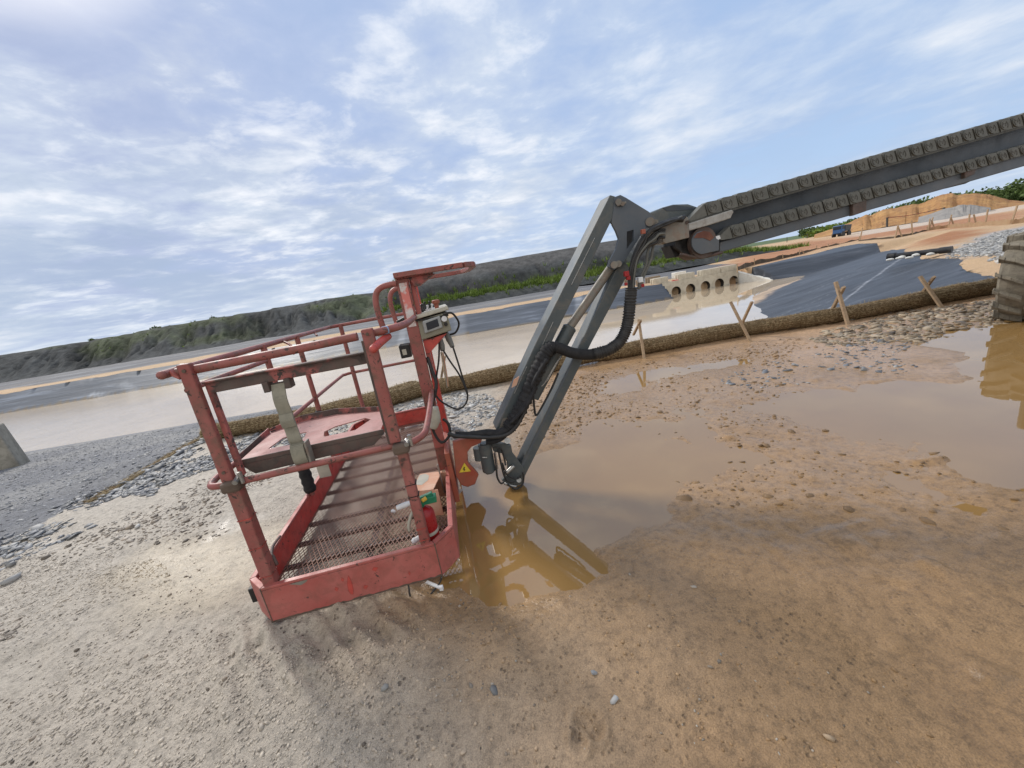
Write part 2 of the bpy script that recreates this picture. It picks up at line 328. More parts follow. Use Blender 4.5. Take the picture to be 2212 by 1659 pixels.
def obj(name, mb, mat, parent=None, smooth=False, bevel=0., label=None):
    root = parent
    while root is not None and root.parent is not None: root = root.parent
    me = bpy.data.meshes.new(name)
    off = np.array(root.location) if root is not None else np.zeros(3)
    if root is None and mb.v:
        a = np.array(mb.v); off = np.array([(a[:, 0].min()+a[:, 0].max())/2, (a[:, 1].min()+a[:, 1].max())/2, a[:, 2].min()])
    me.from_pydata([tuple(np.array(p)-off) for p in mb.v], [], mb.f); me.update()
    if smooth: me.polygons.foreach_set('use_smooth', [True]*len(me.polygons))
    o = mkobj(name, me, mat, parent)
    if root is None: o.location = off
    if smooth == 'auto':
        for p in me.polygons: p.use_smooth = True
        e = o.modifiers.new('edges', 'EDGE_SPLIT'); e.split_angle = math.radians(40)
    if bevel:
        b = o.modifiers.new('bevel', 'BEVEL'); b.width = bevel; b.segments = 2; b.limit_method = 'ANGLE'; b.angle_limit = math.radians(50)
    if label: o['label'] = label
    return o
def tag(o, label=None, cat=None, group=None, kind=None):
    if label: o['label'] = label
    if cat: o['category'] = cat
    if group: o['group'] = group
    if kind: o['kind'] = kind
    return o
def thing(name, loc, label, cat, group=None):
    o = bpy.data.objects.new(name, None); COL.objects.link(o); o.location = tuple(loc); o.empty_display_size = .2
    return tag(o, label, cat, group)
def npmesh(name, V, Fq, mat, smooth=True, attrs=None):
    me = bpy.data.meshes.new(name); nv, nf, k = len(V), len(Fq), Fq.shape[1]
    me.vertices.add(nv); me.vertices.foreach_set('co', np.asarray(V, np.float32).ravel())
    me.loops.add(nf*k); me.loops.foreach_set('vertex_index', Fq.astype(np.int32).ravel())
    me.polygons.add(nf); me.polygons.foreach_set('loop_start', np.arange(0, nf*k, k, dtype=np.int32)); me.polygons.foreach_set('loop_total', np.full(nf, k, np.int32))
    if smooth: me.polygons.foreach_set('use_smooth', np.ones(nf, bool))
    me.update(calc_edges=True); me.validate()
    for an, (typ, data) in (attrs or {}).items():
        at_ = me.attributes.new(an, typ, 'POINT')
        at_.data.foreach_set('color' if typ == 'FLOAT_COLOR' else 'value', np.asarray(data, np.float32).ravel())
    return mkobj(name, me, mat)

# ------------------------------------------------------------------ terrain
ZW = -1.0
logA_px = [(768, 895), (846, 883), (910, 863), (990, 850), (1101, 828), (1255, 795), (1444, 761), (1608, 731), (1834, 698), (2041, 658), (2138, 641), (2330, 602)]
logB_px = [(433, 960), (493, 950), (605, 932), (720, 908), (800, 888), (870, 867), (925, 851)]
LA = np.array([at(*p)[:2] for p in logA_px]); LB = np.array([at(*p)[:2] for p in logB_px])
_cx = np.concatenate([[-30], LB[:4, 0], LA[2:, 0], [40]]); _cy = np.concatenate([[5.2], LB[:4, 1]+.35, LA[2:, 1]+.35, [LA[-1, 1]+.4]])
_o = np.argsort(_cx); _cx, _cy = _cx[_o], _cy[_o]
def crest(x): return np.interp(x, _cx, _cy)
TH = math.radians(8.5)
UU = np.array([math.cos(TH), math.sin(TH), 0]); VV_ = np.array([-math.sin(TH), math.cos(TH), 0])
O0 = at(560.7, 1273.7, .25); O0[2] = 0
def W(u, v, w): return tuple(O0+UU*u+VV_*v+np.array([0, 0, w]))
PUDDLES = [  # outlines on the ground, depth
    (gp([(985, 1000), (1060, 1005), (1130, 985), (1260, 965), (1380, 1000), (1430, 1060), (1390, 1130), (1320, 1185), (1262, 1262), (1190, 1275), (1110, 1312), (1040, 1285), (960, 1255), (960, 1150)]), .035),
    (gp([(1240, 868), (1262, 838), (1330, 806), (1430, 792), (1520, 780), (1625, 770), (1640, 782), (1560, 806), (1460, 822), (1400, 850), (1320, 862)]), .014),
    (gp([(1660, 880), (1720, 850), (1830, 842), (1950, 826), (2040, 826), (2230, 780), (2290, 900), (2160, 950), (2000, 935), (1880, 912), (1750, 905)]), .018),
    (gp([(1990, 745), (2060, 712), (2150, 700), (2260, 660), (2400, 680), (2400, 800), (2240, 850), (2110, 800), (2100, 760)]), .045),
    (gp([(2040, 990), (2120, 950), (2240, 935), (2400, 990), (2330, 1100), (2200, 1095), (2090, 1050)]), .022),
    (gp([(270, 1245), (330, 1200), (420, 1178), (520, 1165), (600, 1150), (640, 1200), (560, 1255), (470, 1300), (360, 1305)]), -.013),
    (gp([(1150, 930), (1210, 900), (1330, 900), (1500, 930), (1620, 985), (1540, 1020), (1380, 1000), (1250, 960)]), .010),
]
PUDDLES.append((gp([(1180, 900), (1350, 865), (1560, 838), (1800, 815), (2230, 850), (2400, 1000), (2230, 1190), (1900, 1240), (1600, 1215), (1440, 1170), (1330, 1100)]), -.0050))
def right_plane(x, y):
    d = (x-8.1)*.856 - (y-11.8)*.517
    d = d + .35*fbm(x*.7, y*.7, 51, 3)
    d2 = (x-11.6)*.617 - (y-17.6)*.787 + .35*fbm(x*.7, y*.7, 52, 3)
    z = ZW + .2*np.minimum(d, d2+.4*sstep(0, -2, d2))
    zt = -.17*sstep(19, 22, y)*(1-sstep(20, 26, x))
    return np.where(z > zt, zt+.02*np.tanh((z-zt)/.02), z)
E2X0, E2X1 = 10.25, 15.75
def far_slope(x, y):
    tx = 15.92+(25.3-y)*.30; wl = sstep(E2X0-.15, E2X0, x); inr = 1-sstep(tx, tx+.12, x)
    yw = 22.2 + .12*fbm(x*.4, y*0, 8, 2) + (2.62+(x-10.3)*.145)*wl*inr + 1.0*(1-inr)
    k = .55 + 20*wl*inr
    z = ZW + (y-yw)*k
    zt = -.17*sstep(7, 10, x)*(1-sstep(20, 26, x))
    return np.where(z > zt, zt+.03*np.tanh((z-zt)/.03), z)
def H(x, y):
    r = np.hypot(x, y)
    yc = crest(x)
    zb = -np.maximum(0, y-yc)*.27
    w = sstep(-4.25, -6.2, x)
    zl = -.125*np.maximum(0, y-2.9)*sstep(-4.1, -5.6, x)
    z = (1-w)*zb + w*zl
    far = np.maximum(right_plane(x, y), far_slope(x, y))
    z = np.where(y > yc, np.maximum(z, far), z)
    z = np.maximum(z, -1.75)
    # muddy bench relief
    near = (1-sstep(-.05, -.3, z))*(1-sstep(9, 16, r))*(1-.0*x)
    rel = .021 + .012*fbm(x*1.3, y*1.9, 3, 3) + .013*fbm(x*4, y*4, 4, 5) + .005*fbm(x*17, y*17, 5, 3)
    left = 1-sstep(-.9, .3, x+.3*fbm(x, y, 9, 2))
    rel += left*(.006*fbm(x*9, y*9, 6, 3)+.004)
    lump = vnoise(x*7.3, y*7.3, 40); rel += (1-left)*.016*sstep(.82, .97, lump)*sstep(.35, .6, vnoise(x*.9, y*.9, 41))
    # tyre tread prints in front of the basket
    for (px, py, ang, lx, ly) in ((735, 1385, 2.45, .26, .20), (560, 1425, 2.3, .35, .16), (850, 1350, 2.45, .12, .2)):
        c0 = at(px, py); ca, sa = math.cos(ang), math.sin(ang)
        a_ = (x-c0[0])*ca+(y-c0[1])*sa; b_ = -(x-c0[0])*sa+(y-c0[1])*ca
        wgt = np.exp(-(a_/lx)**4-(b_/ly)**4)
        rel += wgt*.006; rel += wgt*.011*np.sin((b_+.03*fbm(x*8, y*8, 12, 2))*2*math.pi/.095)
    for P, dep in PUDDLES:
        sel = np.abs(x-np.mean([p[0] for p in P])) < 7
        if sel.any():
            sd = np.full(x.shape, 9.); sd[sel] = sdpoly(x[sel], y[sel], P)
            rel -= (dep+.018)*(sstep(.20, -.28, sd) if dep > .03 or dep < -.01 else sstep(.40, -.55, sd))
    for (px, py, rr_, dd_) in ((1270, 1580, .035, .020), (1290, 1600, .02, .014), (1255, 1615, .022, .016), (560, 1410, .03, .018), (640, 1385, .025, .016), (470, 1432, .04, .012), (1350, 1290, .05, .012), (690, 1470, .03, .010), (60, 1440, .10, .016), (820, 1395, .04, .012), (1145, 1400, .05, .010)):
        c0 = at(px, py); q_ = ((x-c0[0])**2+(y-c0[1])**2)/rr_**2*(1+.5*fbm(x*30, y*30, 44, 2)); rel += -dd_*np.exp(-q_)+.45*dd_*np.exp(-((np.sqrt(q_)-1.7)/.5)**2)
    bu_ = (x-O0[0])*UU[0]+(y-O0[1])*UU[1]; bv_ = (x-O0[0])*VV_[0]+(y-O0[1])*VV_[1]
    rel += .042*np.exp(-((bv_+.005)/.055)**2)*sstep(-.12, .0, bu_)*(1-sstep(.42, .66, bu_))*(.8+.5*fbm(x*14, y*14, 47, 3))
    z = z + near*rel
    zz = r > 12
    z = np.where(zz & (z > -.3), z + .05*fbm(x*.25, y*.25, 21, 3)*sstep(26, 40, r), z)
    return z
def polar(angs, r0, r1, g):
    n = int(math.log(r1/r0)/g)+1; R = r0*np.exp(np.arange(n)*g); A, RR = np.meshgrid(angs, R)
    return RR*np.sin(A), RR*np.cos(A), n, len(angs)
angs = np.radians(np.concatenate([np.arange(-180, -84, 3.), np.arange(-84, 84, .235), np.arange(84, 180.1, 3.)]))
GX, GY, nr, na = polar(angs, .25, 1500, .0105)
liner_poly = gp([(1598, 585), (1660, 570), (1720, 557)], -.16) + gp([(1760, 546), (1800, 537), (1853, 527.5), (1900, 527), (1962, 528), (1951, 540), (1996, 555), (2069, 556), (2085, 564), (2098, 570), (2127, 573), (2149, 580)], -.02) + [(9.4, 7.2), (7.4, 6.3), (3.5, 6.5), (3.5, 9.5), (8, 21), (14, 25.2)]
def liner_sd(x, y):
    a = sdpoly(x, y, liner_poly) + .14*fbm(x*.8, y*.8, 33, 3)+.04*fbm(x*3.5, y*3.5, 34, 3)
    b = np.maximum.reduce([y-24.0-.16*fbm(x*.9, y*.9, 71, 4), 12-y, x-10.3])
    c = np.maximum.reduce([E2X0-x, x-15.75, 24.6-y])
    return np.maximum.reduce([np.minimum(a, b), -c, crest(x)+.12-y])
# boundary vertices are pulled onto the edge of the liner so that its outline stays smooth
for _ in range(2):
    sd_ = liner_sd(GX, GY); e_ = .01
    gx_ = (liner_sd(GX+e_, GY)-sd_)/e_; gy_ = (liner_sd(GX, GY+e_)-sd_)/e_; gl_ = np.maximum(gx_**2+gy_**2, .25)
    cell = .0095*np.hypot(GX, GY); mv = (np.abs(sd_) < cell*.62) & (GY > 5) & (np.hypot(GX, GY) < 60)
    GX = GX-np.where(mv, sd_*gx_/gl_, 0); GY = GY-np.where(mv, sd_*gy_/gl_, 0)
GZ = H(GX, GY)
# painted soil colours
def lerp(c0, c1, t): return np.asarray(c0)*(1-t[..., None]) + np.asarray(c1)*t[..., None]
_n1 = fbm(GX*.9, GY*.9, 71, 4); _n2 = fbm(GX*3.5, GY*3.5, 72, 4)
t = sstep(-1.0, .75, GX + .35*_n1 - .10*(GY-1))
soil = lerp((.40, .35, .285), (.305, .19, .095), t)
soil = lerp(soil, (.42, .27, .155), sstep(1.5, 2.6, GY+.4*_n1)*sstep(-.5, .8, GX+.4*_n2))
soil = lerp(soil, (.225, .136, .060), sstep(.05, .9, GX+.3*_n1)*(1-sstep(.9, 2.0, GY+.3*_n2))*.8)
soil = lerp(soil, (.36, .21, .10), .45*sstep(.1, .5, _n1)*sstep(0, 1, GX))
sdm = np.full(GX.shape, 9.)
for k_ in (0, 1, 2, 3, 4, 6, 7): sdm = np.minimum(sdm, sdpoly(GX, GY, PUDDLES[k_][0]))
soil = lerp(soil, (.295, .178, .080), sstep(.75, -.10, sdm+.22*_n2)*.9)
soil = lerp(soil, (.40, .325, .22), sstep(.25, -.1, sdpoly(GX, GY, PUDDLES[5][0])+.1*_n2)*.9)
wet = .12 + .72*sstep(-.6, .6, GX+.3*_n1)*sstep(-.4, .25, _n1+.3+.25*_n2)
wet = np.maximum(wet, sstep(.022, .004, GZ)*.95*(np.hypot(GX, GY) < 9)*(GY < crest(GX)))
wet = np.maximum(wet, 1.0*sstep(.55, -.1, sdm+.18*_n2))
wet = np.maximum(wet, .62*sstep(.2, -.1, sdpoly(GX, GY, PUDDLES[5][0])+.12*_n2))
wet = wet*(1-.55*sstep(1.9, .8, GY)*(GX < 1))
# gravel bed: long slope on the left, down to the pond
gz = (GX < -4.25 + .25*_n1) & (GY > 1.6) | (GY > crest(GX)+.05)
soil_g = lerp((.17, .172, .185), (.25, .245, .24), sstep(-.2, .5, _n1))
# liner
in_liner = liner_sd(GX, GY) < 0
soil_l = np.broadcast_to(np.array((.050, .054, .062)), GX.shape+(3,)).copy()
soil_l = lerp(soil_l, (.105, .118, .14), sstep(14, 20, GY)*(1-sstep(6, 11, GX)))
silt = gp([(1610, 634), (1654, 607), (1716, 594), (1724, 600), (1660, 628), (1625, 645)], -.8)
soil_l = lerp(soil_l, (.42, .30, .19), sstep(.35, -.1, sdpoly(GX, GY, silt)+.3*_n2))
wetb = (GZ < ZW+.06) & (GY > 20) & (GX < 10); soil_l = np.where(wetb[..., None], np.array((.16, .12, .07)), soil_l)
for (a, b, wd, amt) in [((1672, 692), (1960, 552), .05, .8), ((1672, 692), (1960, 552), .02, 1.), ((1690, 640), (1830, 590), .03, .5), ((1740, 610), (1900, 565), .03, .45), ((1700, 650), (1880, 585), .02, .4)]:
    A_, B_ = at(*a, -.35)[:2], at(*b, -.1)[:2]; e = B_-A_; l2 = e@e
    tt = np.clip(((GX-A_[0])*e[0]+(GY-A_[1])*e[1])/l2, 0, 1); dd = np.hypot(GX-A_[0]-e[0]*tt, GY-A_[1]-e[1]*tt)
    soil_l = lerp(soil_l, (.30, .31, .33), amt*sstep(wd, wd*.4, dd)*(.6+.4*_n2))
for (a, b, wd, amt) in [((20, 903), (165, 830), .16, .55), ((220, 857), (320, 805), .22, .6), ((118, 880), (160, 835), .12, .3), ((285, 845), (340, 805), .3, .35), ((420, 830), (470, 780), .2, .3), ((600, 790), (640, 745), .25, .4), ((860, 750), (890, 695), .3, .3), ((1000, 715), (985, 690), .5, .3), ((1255, 672), (1240, 648), .3, .45), ((1225, 690), (1215, 650), .2, .3), ((80, 890), (140, 850), .6, -.3), ((520, 800), (560, 765), .8, -.3)]:
    A_, B_ = at(*a, -1.)[:2], at(*b, 0.)[:2]; e = B_-A_; l2 = e@e
    tt = np.clip(((GX-A_[0])*e[0]+(GY-A_[1])*e[1])/l2, -.2, 1.2); dd = np.hypot(GX-A_[0]-e[0]*tt, GY-A_[1]-e[1]*tt)
    soil_l = lerp(soil_l, (.36, .38, .41) if amt > 0 else (.05, .055, .07), abs(amt)*sstep(wd, wd*.3, dd))
# far flats
pl = np.broadcast_to(np.array((.52, .355, .205)), GX.shape+(3,)).copy()
pl = lerp(pl, (.125, .125, .132), sstep(26.5, 28.5, GY+1.2*_n1)*(GX < 14+.2*GY))
pl = lerp(pl, (.225, .23, .24), .8*sstep(.0, .35, fbm(GX*.25, GY*.9, 90, 4))*(GY > 28)*(GX < 14))
pl = lerp(pl, (.22, .20, .18), .6*sstep(.1, .4, fbm(GX*.12, GY*1.1, 91, 4))*(GY > 28)*(GX < 14))
zr_ = np.hypot(GX, GY)
red_poly = gp([(1590, 584), (1602, 574), (1720, 551), (1860, 519), (1985, 503), (2230, 478), (2230, 452), (2040, 474), (1900, 500), (1820, 514), (1740, 521), (1660, 538), (1570, 570)], 0)
sdr = sdpoly(GX, GY, red_poly)/np.maximum(zr_, 1)*30
pl = lerp(pl, (.40, .185, .085), sstep(1.2, -1.2, sdr+1.5*_n1)*.95)
pl = lerp(pl, (.27, .11, .05), sstep(0, -2, sdr)*sstep(.0, .5, fbm(GX*.35, GY*.35, 93, 4))*.7)
red2 = gp([(1970, 526), (1985, 514), (2060, 500), (2124, 497), (2130, 505), (2085, 516), (2040, 530)], 0)
pl = lerp(pl, (.36, .16, .065), sstep(.8, -.8, sdpoly(GX, GY, red2)+.5*_n1))
gry = gp([(2075, 548), (2087, 536), (2098, 522), (2142, 504), (2260, 480), (2330, 520), (2165, 550)], 0)
pl = lerp(pl, (.36, .36, .37), sstep(.5, -.5, sdpoly(GX, GY, gry)+.8*_n2))
road_ = gp([(1830, 505), (1960, 482), (2230, 440), (2230, 448), (1980, 490), (1850, 512)], 0)
pl = lerp(pl, (.54, .44, .35), sstep(2, -2, sdpoly(GX, GY, road_)))
pl = lerp(pl, (.08, .12, .04), sstep(140, 190, zr_)*sstep(8, 40, GX))
soil = np.where(gz[..., None], soil_g, soil)
# one sheet, split into its grounds
zone = np.zeros(GX.shape, int); zone[gz] = 1
zone[(GX > 5) & (GY <= crest(GX)+.3)] = 0
V = np.stack([GX, GY, GZ], -1).reshape(-1, 3)
idx = np.arange(nr*na).reshape(nr, na)
FQ = np.stack([idx[:-1, :-1], idx[:-1, 1:], idx[1:, 1:], idx[1:, :-1]], -1).reshape(-1, 4)
fz = zone[:-1, :-1].ravel().copy()
_mx = (GX[:-1, :-1]+GX[1:, 1:]+GX[1:, :-1]+GX[:-1, 1:])/4; _my = (GY[:-1, :-1]+GY[1:, 1:]+GY[1:, :-1]+GY[:-1, 1:])/4
lin_f = (liner_sd(_mx, _my) < 0).ravel(); base3 = ((_my > 15) | (_mx > 5)).ravel() & (_my > crest(_mx)+.25).ravel()
fz[base3] = 3; fz[lin_f] = 2
colors = {0: soil, 1: soil, 2: soil_l, 3: pl}
for k, nm, mt in ((0, 'ground', 'mud'), (1, 'gravel_bank', 'gravel'), (2, 'pond_liner', 'liner'), (3, 'earth_flats', 'plain')):
    fs = FQ[fz == k]; used, inv = np.unique(fs, return_inverse=True)
    c = colors[k].reshape(-1, 3)[used]; rgba = np.concatenate([c, np.ones((len(c), 1))], 1)
    o = npmesh(nm, V[used], inv.reshape(-1, 4), M[mt], True, {'soil': ('FLOAT_COLOR', rgba), 'wet': ('FLOAT', (wet if k == 0 else wet*0).reshape(-1)[used])})
    o['kind'] = 'structure'
def hz(x, y): return float(H(np.array([float(x)]), np.array([float(y)]))[0])

# water sheets
def sheet(name, P, z, mat):
    me = bpy.data.meshes.new(name); me.from_pydata([(p[0], p[1], z) for p in P], [], [tuple(range(len(P)))]); me.update()
    o = mkobj(name, me, M[mat]); o['kind'] = 'structure'; return o
sheet('pond_water', [(-150, 7), (-3.5, 7), (5, 7.2), (9, 9), (14, 14), (20, 20), (16.9, 24.4), (15.6, 25.15), (10.4, 24.55), (10, 25), (-150, 25)], ZW, 'pond')
sheet('puddle_water', [(-3.0, .9), (9, .9), (9.5, 5.2), (5, 5.3), (-1.6, 4.3), (-3.2, 3.0)], 0.0, 'puddle')

# embankment beyond the pond
nx, ny = 560, 70
ex = np.concatenate([np.linspace(-230, -60, 90), np.linspace(-59.5, 34, nx-90)]); ey = np.linspace(0, 1, ny)
EX, T_ = np.meshgrid(ex, ey, indexing='ij')
yb = 41.8 + 1.0*fbm(EX*.04, EX*0, 61, 3) - .0*EX
yb = yb - 0.10*np.minimum(0, EX+30)
right = sstep(-17, -9, EX)
D = T_*26
EY = yb + D
rough_ = fbm(EX*.30, EY*.30, 62, 4)*.75; gul = np.abs(fbm(EX*.55+.25*EY, EY*.10, 63, 4)); gul2 = np.abs(fbm(EX*.16+.10*EY, EY*.04, 67, 3))
top_l = 3.45 +   .16*fbm(EX*.10, EX*0, 64, 4) + .07*fbm(EX*.6, EX*0, 66, 3)
top_r = 4.55 + .12*fbm(EX*.2, EX*0, 65, 3)
gul3 = np.abs(fbm(EX*.9+.6*EY, EY*.25, 68, 4))
zl = top_l*sstep(-.1, 8.5, D)**.9 - .5*np.clip(.16-gul3, 0, 1)*5*np.exp(-((D-4.5)/3)**2) - .55*np.exp(-((D-4)/2.6)**2)*(1-gul*3)*.6 - .7*np.exp(-((D-4.5)/3.5)**2)*(1-np.clip(gul2*5, 0, 1))
prof = np.interp(D, [0, 1.1, 3.6, 4.4, 8.6, 12, 26], [.05, .75, 1.25, 2.45, 4.4, 4.5, 4.5])
zr = prof*top_r/4.5 + .25*rough_*np.exp(-((D-2)/2.5)**2) - 1.0*np.clip(.22-gul, 0, 1)*np.exp(-((D-4.4)/1.4)**2)*3
EZ = zl*(1-right) + zr*right + .07*rough_*sstep(.5, 2, D) - .05
cut = np.exp(-((EX+15.5)/1.6)**2)*np.exp(-((D-6)/4)**2); EZ -= 1.0*cut
EZ *= 1-sstep(24, 33, EX)
EZ = np.where(D > 16, EZ*(1-sstep(16, 26, D)), EZ)
dark = np.array((.052, .055, .056)); g1 = np.array((.078, .095, .04))
gm = (1-right)*sstep(-.12, .22, fbm(EX*.11+.14*EY, EY*.20, 77, 4)+.06)*sstep(1.8, 3.4, D+rough_)*.55
gm = np.maximum(gm, right*np.exp(-((D-2.6)/1.1)**2)*sstep(-.35, .0, rough_+.1)*.9)
ec = lerp(np.broadcast_to(dark, EX.shape+(3,)), g1, gm)
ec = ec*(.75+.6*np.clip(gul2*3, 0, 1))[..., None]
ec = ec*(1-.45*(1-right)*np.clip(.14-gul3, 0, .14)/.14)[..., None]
ec = lerp(ec, (.13, .125, .12), right*sstep(5.0, 6.5, D)*.6)
ec = lerp(ec, (.045, .043, .045), right*np.exp(-((D-4.3)/.8)**2)*(gul < .12)*.8)
idx = np.arange(nx*ny).reshape(nx, ny)
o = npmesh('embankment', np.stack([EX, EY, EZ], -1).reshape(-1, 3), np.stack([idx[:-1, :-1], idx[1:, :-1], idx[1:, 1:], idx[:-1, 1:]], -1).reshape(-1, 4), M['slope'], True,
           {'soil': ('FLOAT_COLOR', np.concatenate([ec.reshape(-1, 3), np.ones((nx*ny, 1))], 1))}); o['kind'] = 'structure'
# tufts of grass on the bank (blades in clumps)
pts = []
for _ in range(60000):
    if len(pts) > 5200: break
    i = random.randrange(nx); j = random.randrange(ny)
    if EX[i, j] < -75 or D[i, j] > 11: continue
    if random.random() < gm[i, j]*(1.4 if right[i, j] > .5 else .022): pts.append((EX[i, j]+random.uniform(-.1, .1), EY[i, j]+random.uniform(-.2, .2), EZ[i, j]-.03, right[i, j]))
bv, bf = [], []
for (x, y, z, rr) in pts:
    for k in range(6):
        a = random.uniform(0, 6.28); h = random.uniform(.22, .62)*(1 if rr > .5 else .4); wd = .05; lx, ly = math.cos(a), math.sin(a); s = random.uniform(0, .22)
        b0 = (x+s*lx*.6, y+s*ly*.6); i0 = len(bv)
        bv += [(b0[0]-ly*wd, b0[1]+lx*wd, z), (b0[0]+ly*wd, b0[1]-lx*wd, z), (b0[0]+lx*h*.5, b0[1]+ly*h*.5, z+h)]; bf.append((i0, i0+1, i0+2))
o = npmesh('grass', np.array(bv), np.array(bf), M['grass'], False); o['kind'] = 'stuff'

# ------------------------------------------------------------------ stones
_t = (1+5**.5)/2
_iv = np.array([(-1, _t, 0), (1, _t, 0), (-1, -_t, 0), (1, -_t, 0), (0, -1, _t), (0, 1, _t), (0, -1, -_t), (0, 1, -_t), (_t, 0, -1), (_t, 0, 1), (-_t, 0, -1), (-_t, 0, 1)])/math.hypot(1, _t)
_if = np.array([(0, 11, 5), (0, 5, 1), (0, 1, 7), (0, 7, 10), (0, 10, 11), (1, 5, 9), (5, 11, 4), (11, 10, 2), (10, 7, 6), (7, 1, 8), (3, 9, 4), (3, 4, 2), (3, 2, 6), (3, 6, 8), (3, 8, 9), (4, 9, 5), (2, 4, 11), (6, 2, 10), (8, 6, 7), (9, 8, 1)])
def stones(name, xy, size, mat, flat=.45, sink=.25, tint=None):
    n = len(xy); xy = np.asarray(xy); size = np.asarray(size)
    v = _iv[None]*(1+rng.uniform(-.28, .28, (n, 12, 1)))
    sc = np.stack([rng.uniform(.75, 1.3, n), rng.uniform(.5, .95, n), rng.uniform(flat*.7, flat*1.4, n)], 1); v = v*sc[:, None, :]
    tl = rng.uniform(-.35, .35, (n, 2)); v[..., 2] += v[..., 0]*tl[:, None, 0] + v[..., 1]*tl[:, None, 1]
    a = rng.uniform(0, 6.28, n); ca, sa = np.cos(a)[:, None], np.sin(a)[:, None]
    vx = v[..., 0]*ca - v[..., 1]*sa; vy = v[..., 0]*sa + v[..., 1]*ca
    z = H(xy[:, 0], xy[:, 1])
    s = size[:, None]*.5
    P = np.stack([xy[:, 0, None]+vx*s, xy[:, 1, None]+vy*s, z[:, None]+v[..., 2]*s + (flat*.5-sink)*s], -1)
    Fq = (_if[None]+12*np.arange(n)[:, None, None]).reshape(-1, 3)
    g = np.repeat(rng.uniform(.45, 1.25, n), 12); sh = np.stack([g, g, g, np.ones_like(g)], 1)
    if tint is not None: sh[:, :3] = np.repeat(tint, 12, 0)*(.55+.55*g[:, None])
    return npmesh(name, P.reshape(-1, 3), Fq, M[mat], False, {'shade': ('FLOAT_COLOR', sh)})
def scatter(poly, n, ns=1.5, th=-.2, seed=1, edge=.25):
    P = np.array(poly); lo, hi = P[:, :2].min(0)-edge, P[:, :2].max(0)+edge; out = []
    while sum(map(len, out)) < n:
        q = rng.uniform(lo, hi, (n*3, 2)); sd = sdpoly(q[:, 0], q[:, 1], poly)
        keep = (sd < edge*fbm(q[:, 0]*2, q[:, 1]*2, seed, 2)) & (fbm(q[:, 0]*ns, q[:, 1]*ns, seed+5, 3) > th+rng.uniform(-.25, .25, len(q)))
        out.append(q[keep])
        if len(out) > 60: break
    return np.concatenate(out)[:n]
def soil_at(xy):
    a = np.arctan2(xy[:, 0], xy[:, 1]); ja = np.clip(np.searchsorted(angs, a), 0, na-1); ir = np.clip(np.round(np.log(np.hypot(xy[:, 0], xy[:, 1])/.25)/.0105).astype(int), 0, nr-1)
    return soil[ir, ja]
def kindstuff(o): o['kind'] = 'stuff'; return o
# grey shale along the foot of the straw log and down the fabric line
s1 = scatter(gp([(-40, 1265), (-40, 1185), (120, 1105), (300, 1020), (425, 955), (600, 935), (640, 960), (590, 1010), (500, 1010), (380, 1040), (250, 1110), (100, 1190)]), 3000, 1.6, -.25, 3)
kindstuff(stones('shale_stones', s1, rng.gamma(2.4, .0145, len(s1))+.016, 'stone_blue', .26, .12))
s2 = scatter(gp([(600, 935), (760, 905), (900, 868), (985, 856), (1080, 850), (1100, 880), (1050, 930), (980, 960), (930, 955), (820, 930), (700, 975), (640, 1010)]), 2300, 1.8, -.2, 4)
kindstuff(stones('shale_stones', s2, rng.gamma(2.4, .0115, len(s2))+.013, 'stone_grey', .28, .12))
s3 = scatter(gp([(1740, 735), (1840, 702), (1960, 680), (2060, 663), (2140, 655), (2260, 640), (2250, 690), (2130, 715), (2010, 735), (1900, 745), (1800, 750)]), 1500, 1.2, -.35, 5)
kindstuff(stones('cobbles', s3, rng.gamma(3, .016, len(s3))+.022, 'clod2', .32, .22))
s4 = scatter(gp([(1560, 830), (1720, 765), (1850, 740), (1980, 742), (1980, 775), (1830, 795), (1740, 810), (1620, 850)]), 420, 1.0, -.25, 6, .6)
kindstuff(stones('shale_stones', s4, rng.gamma(2.2, .011, len(s4))+.010, 'stone_blue', .32, .2))
s5 = scatter(gp([(1080, 840), (1250, 810), (1450, 775), (1650, 740), (1760, 735), (1700, 790), (1500, 840), (1300, 900), (1130, 960), (1070, 930)]), 1500, 1.5, -.05, 7)
kindstuff(stones('gravel_scatter', s5, rng.gamma(2.2, .009, len(s5))+.008, 'grit_pale', .45, .3, soil_at(s5)*.7))
s6 = scatter(gp([(1250, 900), (1500, 840), (1800, 800), (2230, 800), (2300, 1000), (2100, 1150), (1700, 1120), (1400, 1050), (1280, 960)]), 1100, .9, -.12, 8)
kindstuff(stones('mud_clods', s6, np.minimum(rng.gamma(1.4, .011, len(s6))+.005, .08), 'grit_pale', .4, .3, soil_at(s6)*.62))
s7 = scatter([(-3.2, .3), (-.4, .25), (1.0, .25), (1.2, .9), (.6, 1.5), (-.2, 1.6), (-1.4, 1.4), (-2.2, 2.1), (-3.9, 2.6), (-4.2, 1.6)], 4200, 1.5, -.3, 9)
s7 = s7[rng.random(len(s7)) < 1-.8*sstep(-.6, .1, s7[:, 0])]
kindstuff(stones('grit', s7, np.minimum(rng.gamma(1.5, .0030, len(s7))+.003, .03), 'pebble', .6, .3))
s12 = scatter([(-3.2, .3), (-.4, .25), (.9, .25), (1.0, .8), (.2, 1.4), (-.3, 1.6), (-1.4, 1.4), (-2.2, 2.1), (-3.9, 2.6), (-4.2, 1.6)], 26000, 1.2, -.5, 14)
s12 = s12[rng.random(len(s12)) < 1-.93*sstep(-.75, -.05, s12[:, 0]+.3*fbm(s12[:, 0]*2, s12[:, 1]*2, 15, 3))]
kindstuff(stones('grit', s12, np.minimum(rng.gamma(2.2, .0025, len(s12))+.003, .022), 'grit_pale', .5, .18, soil_at(s12)))
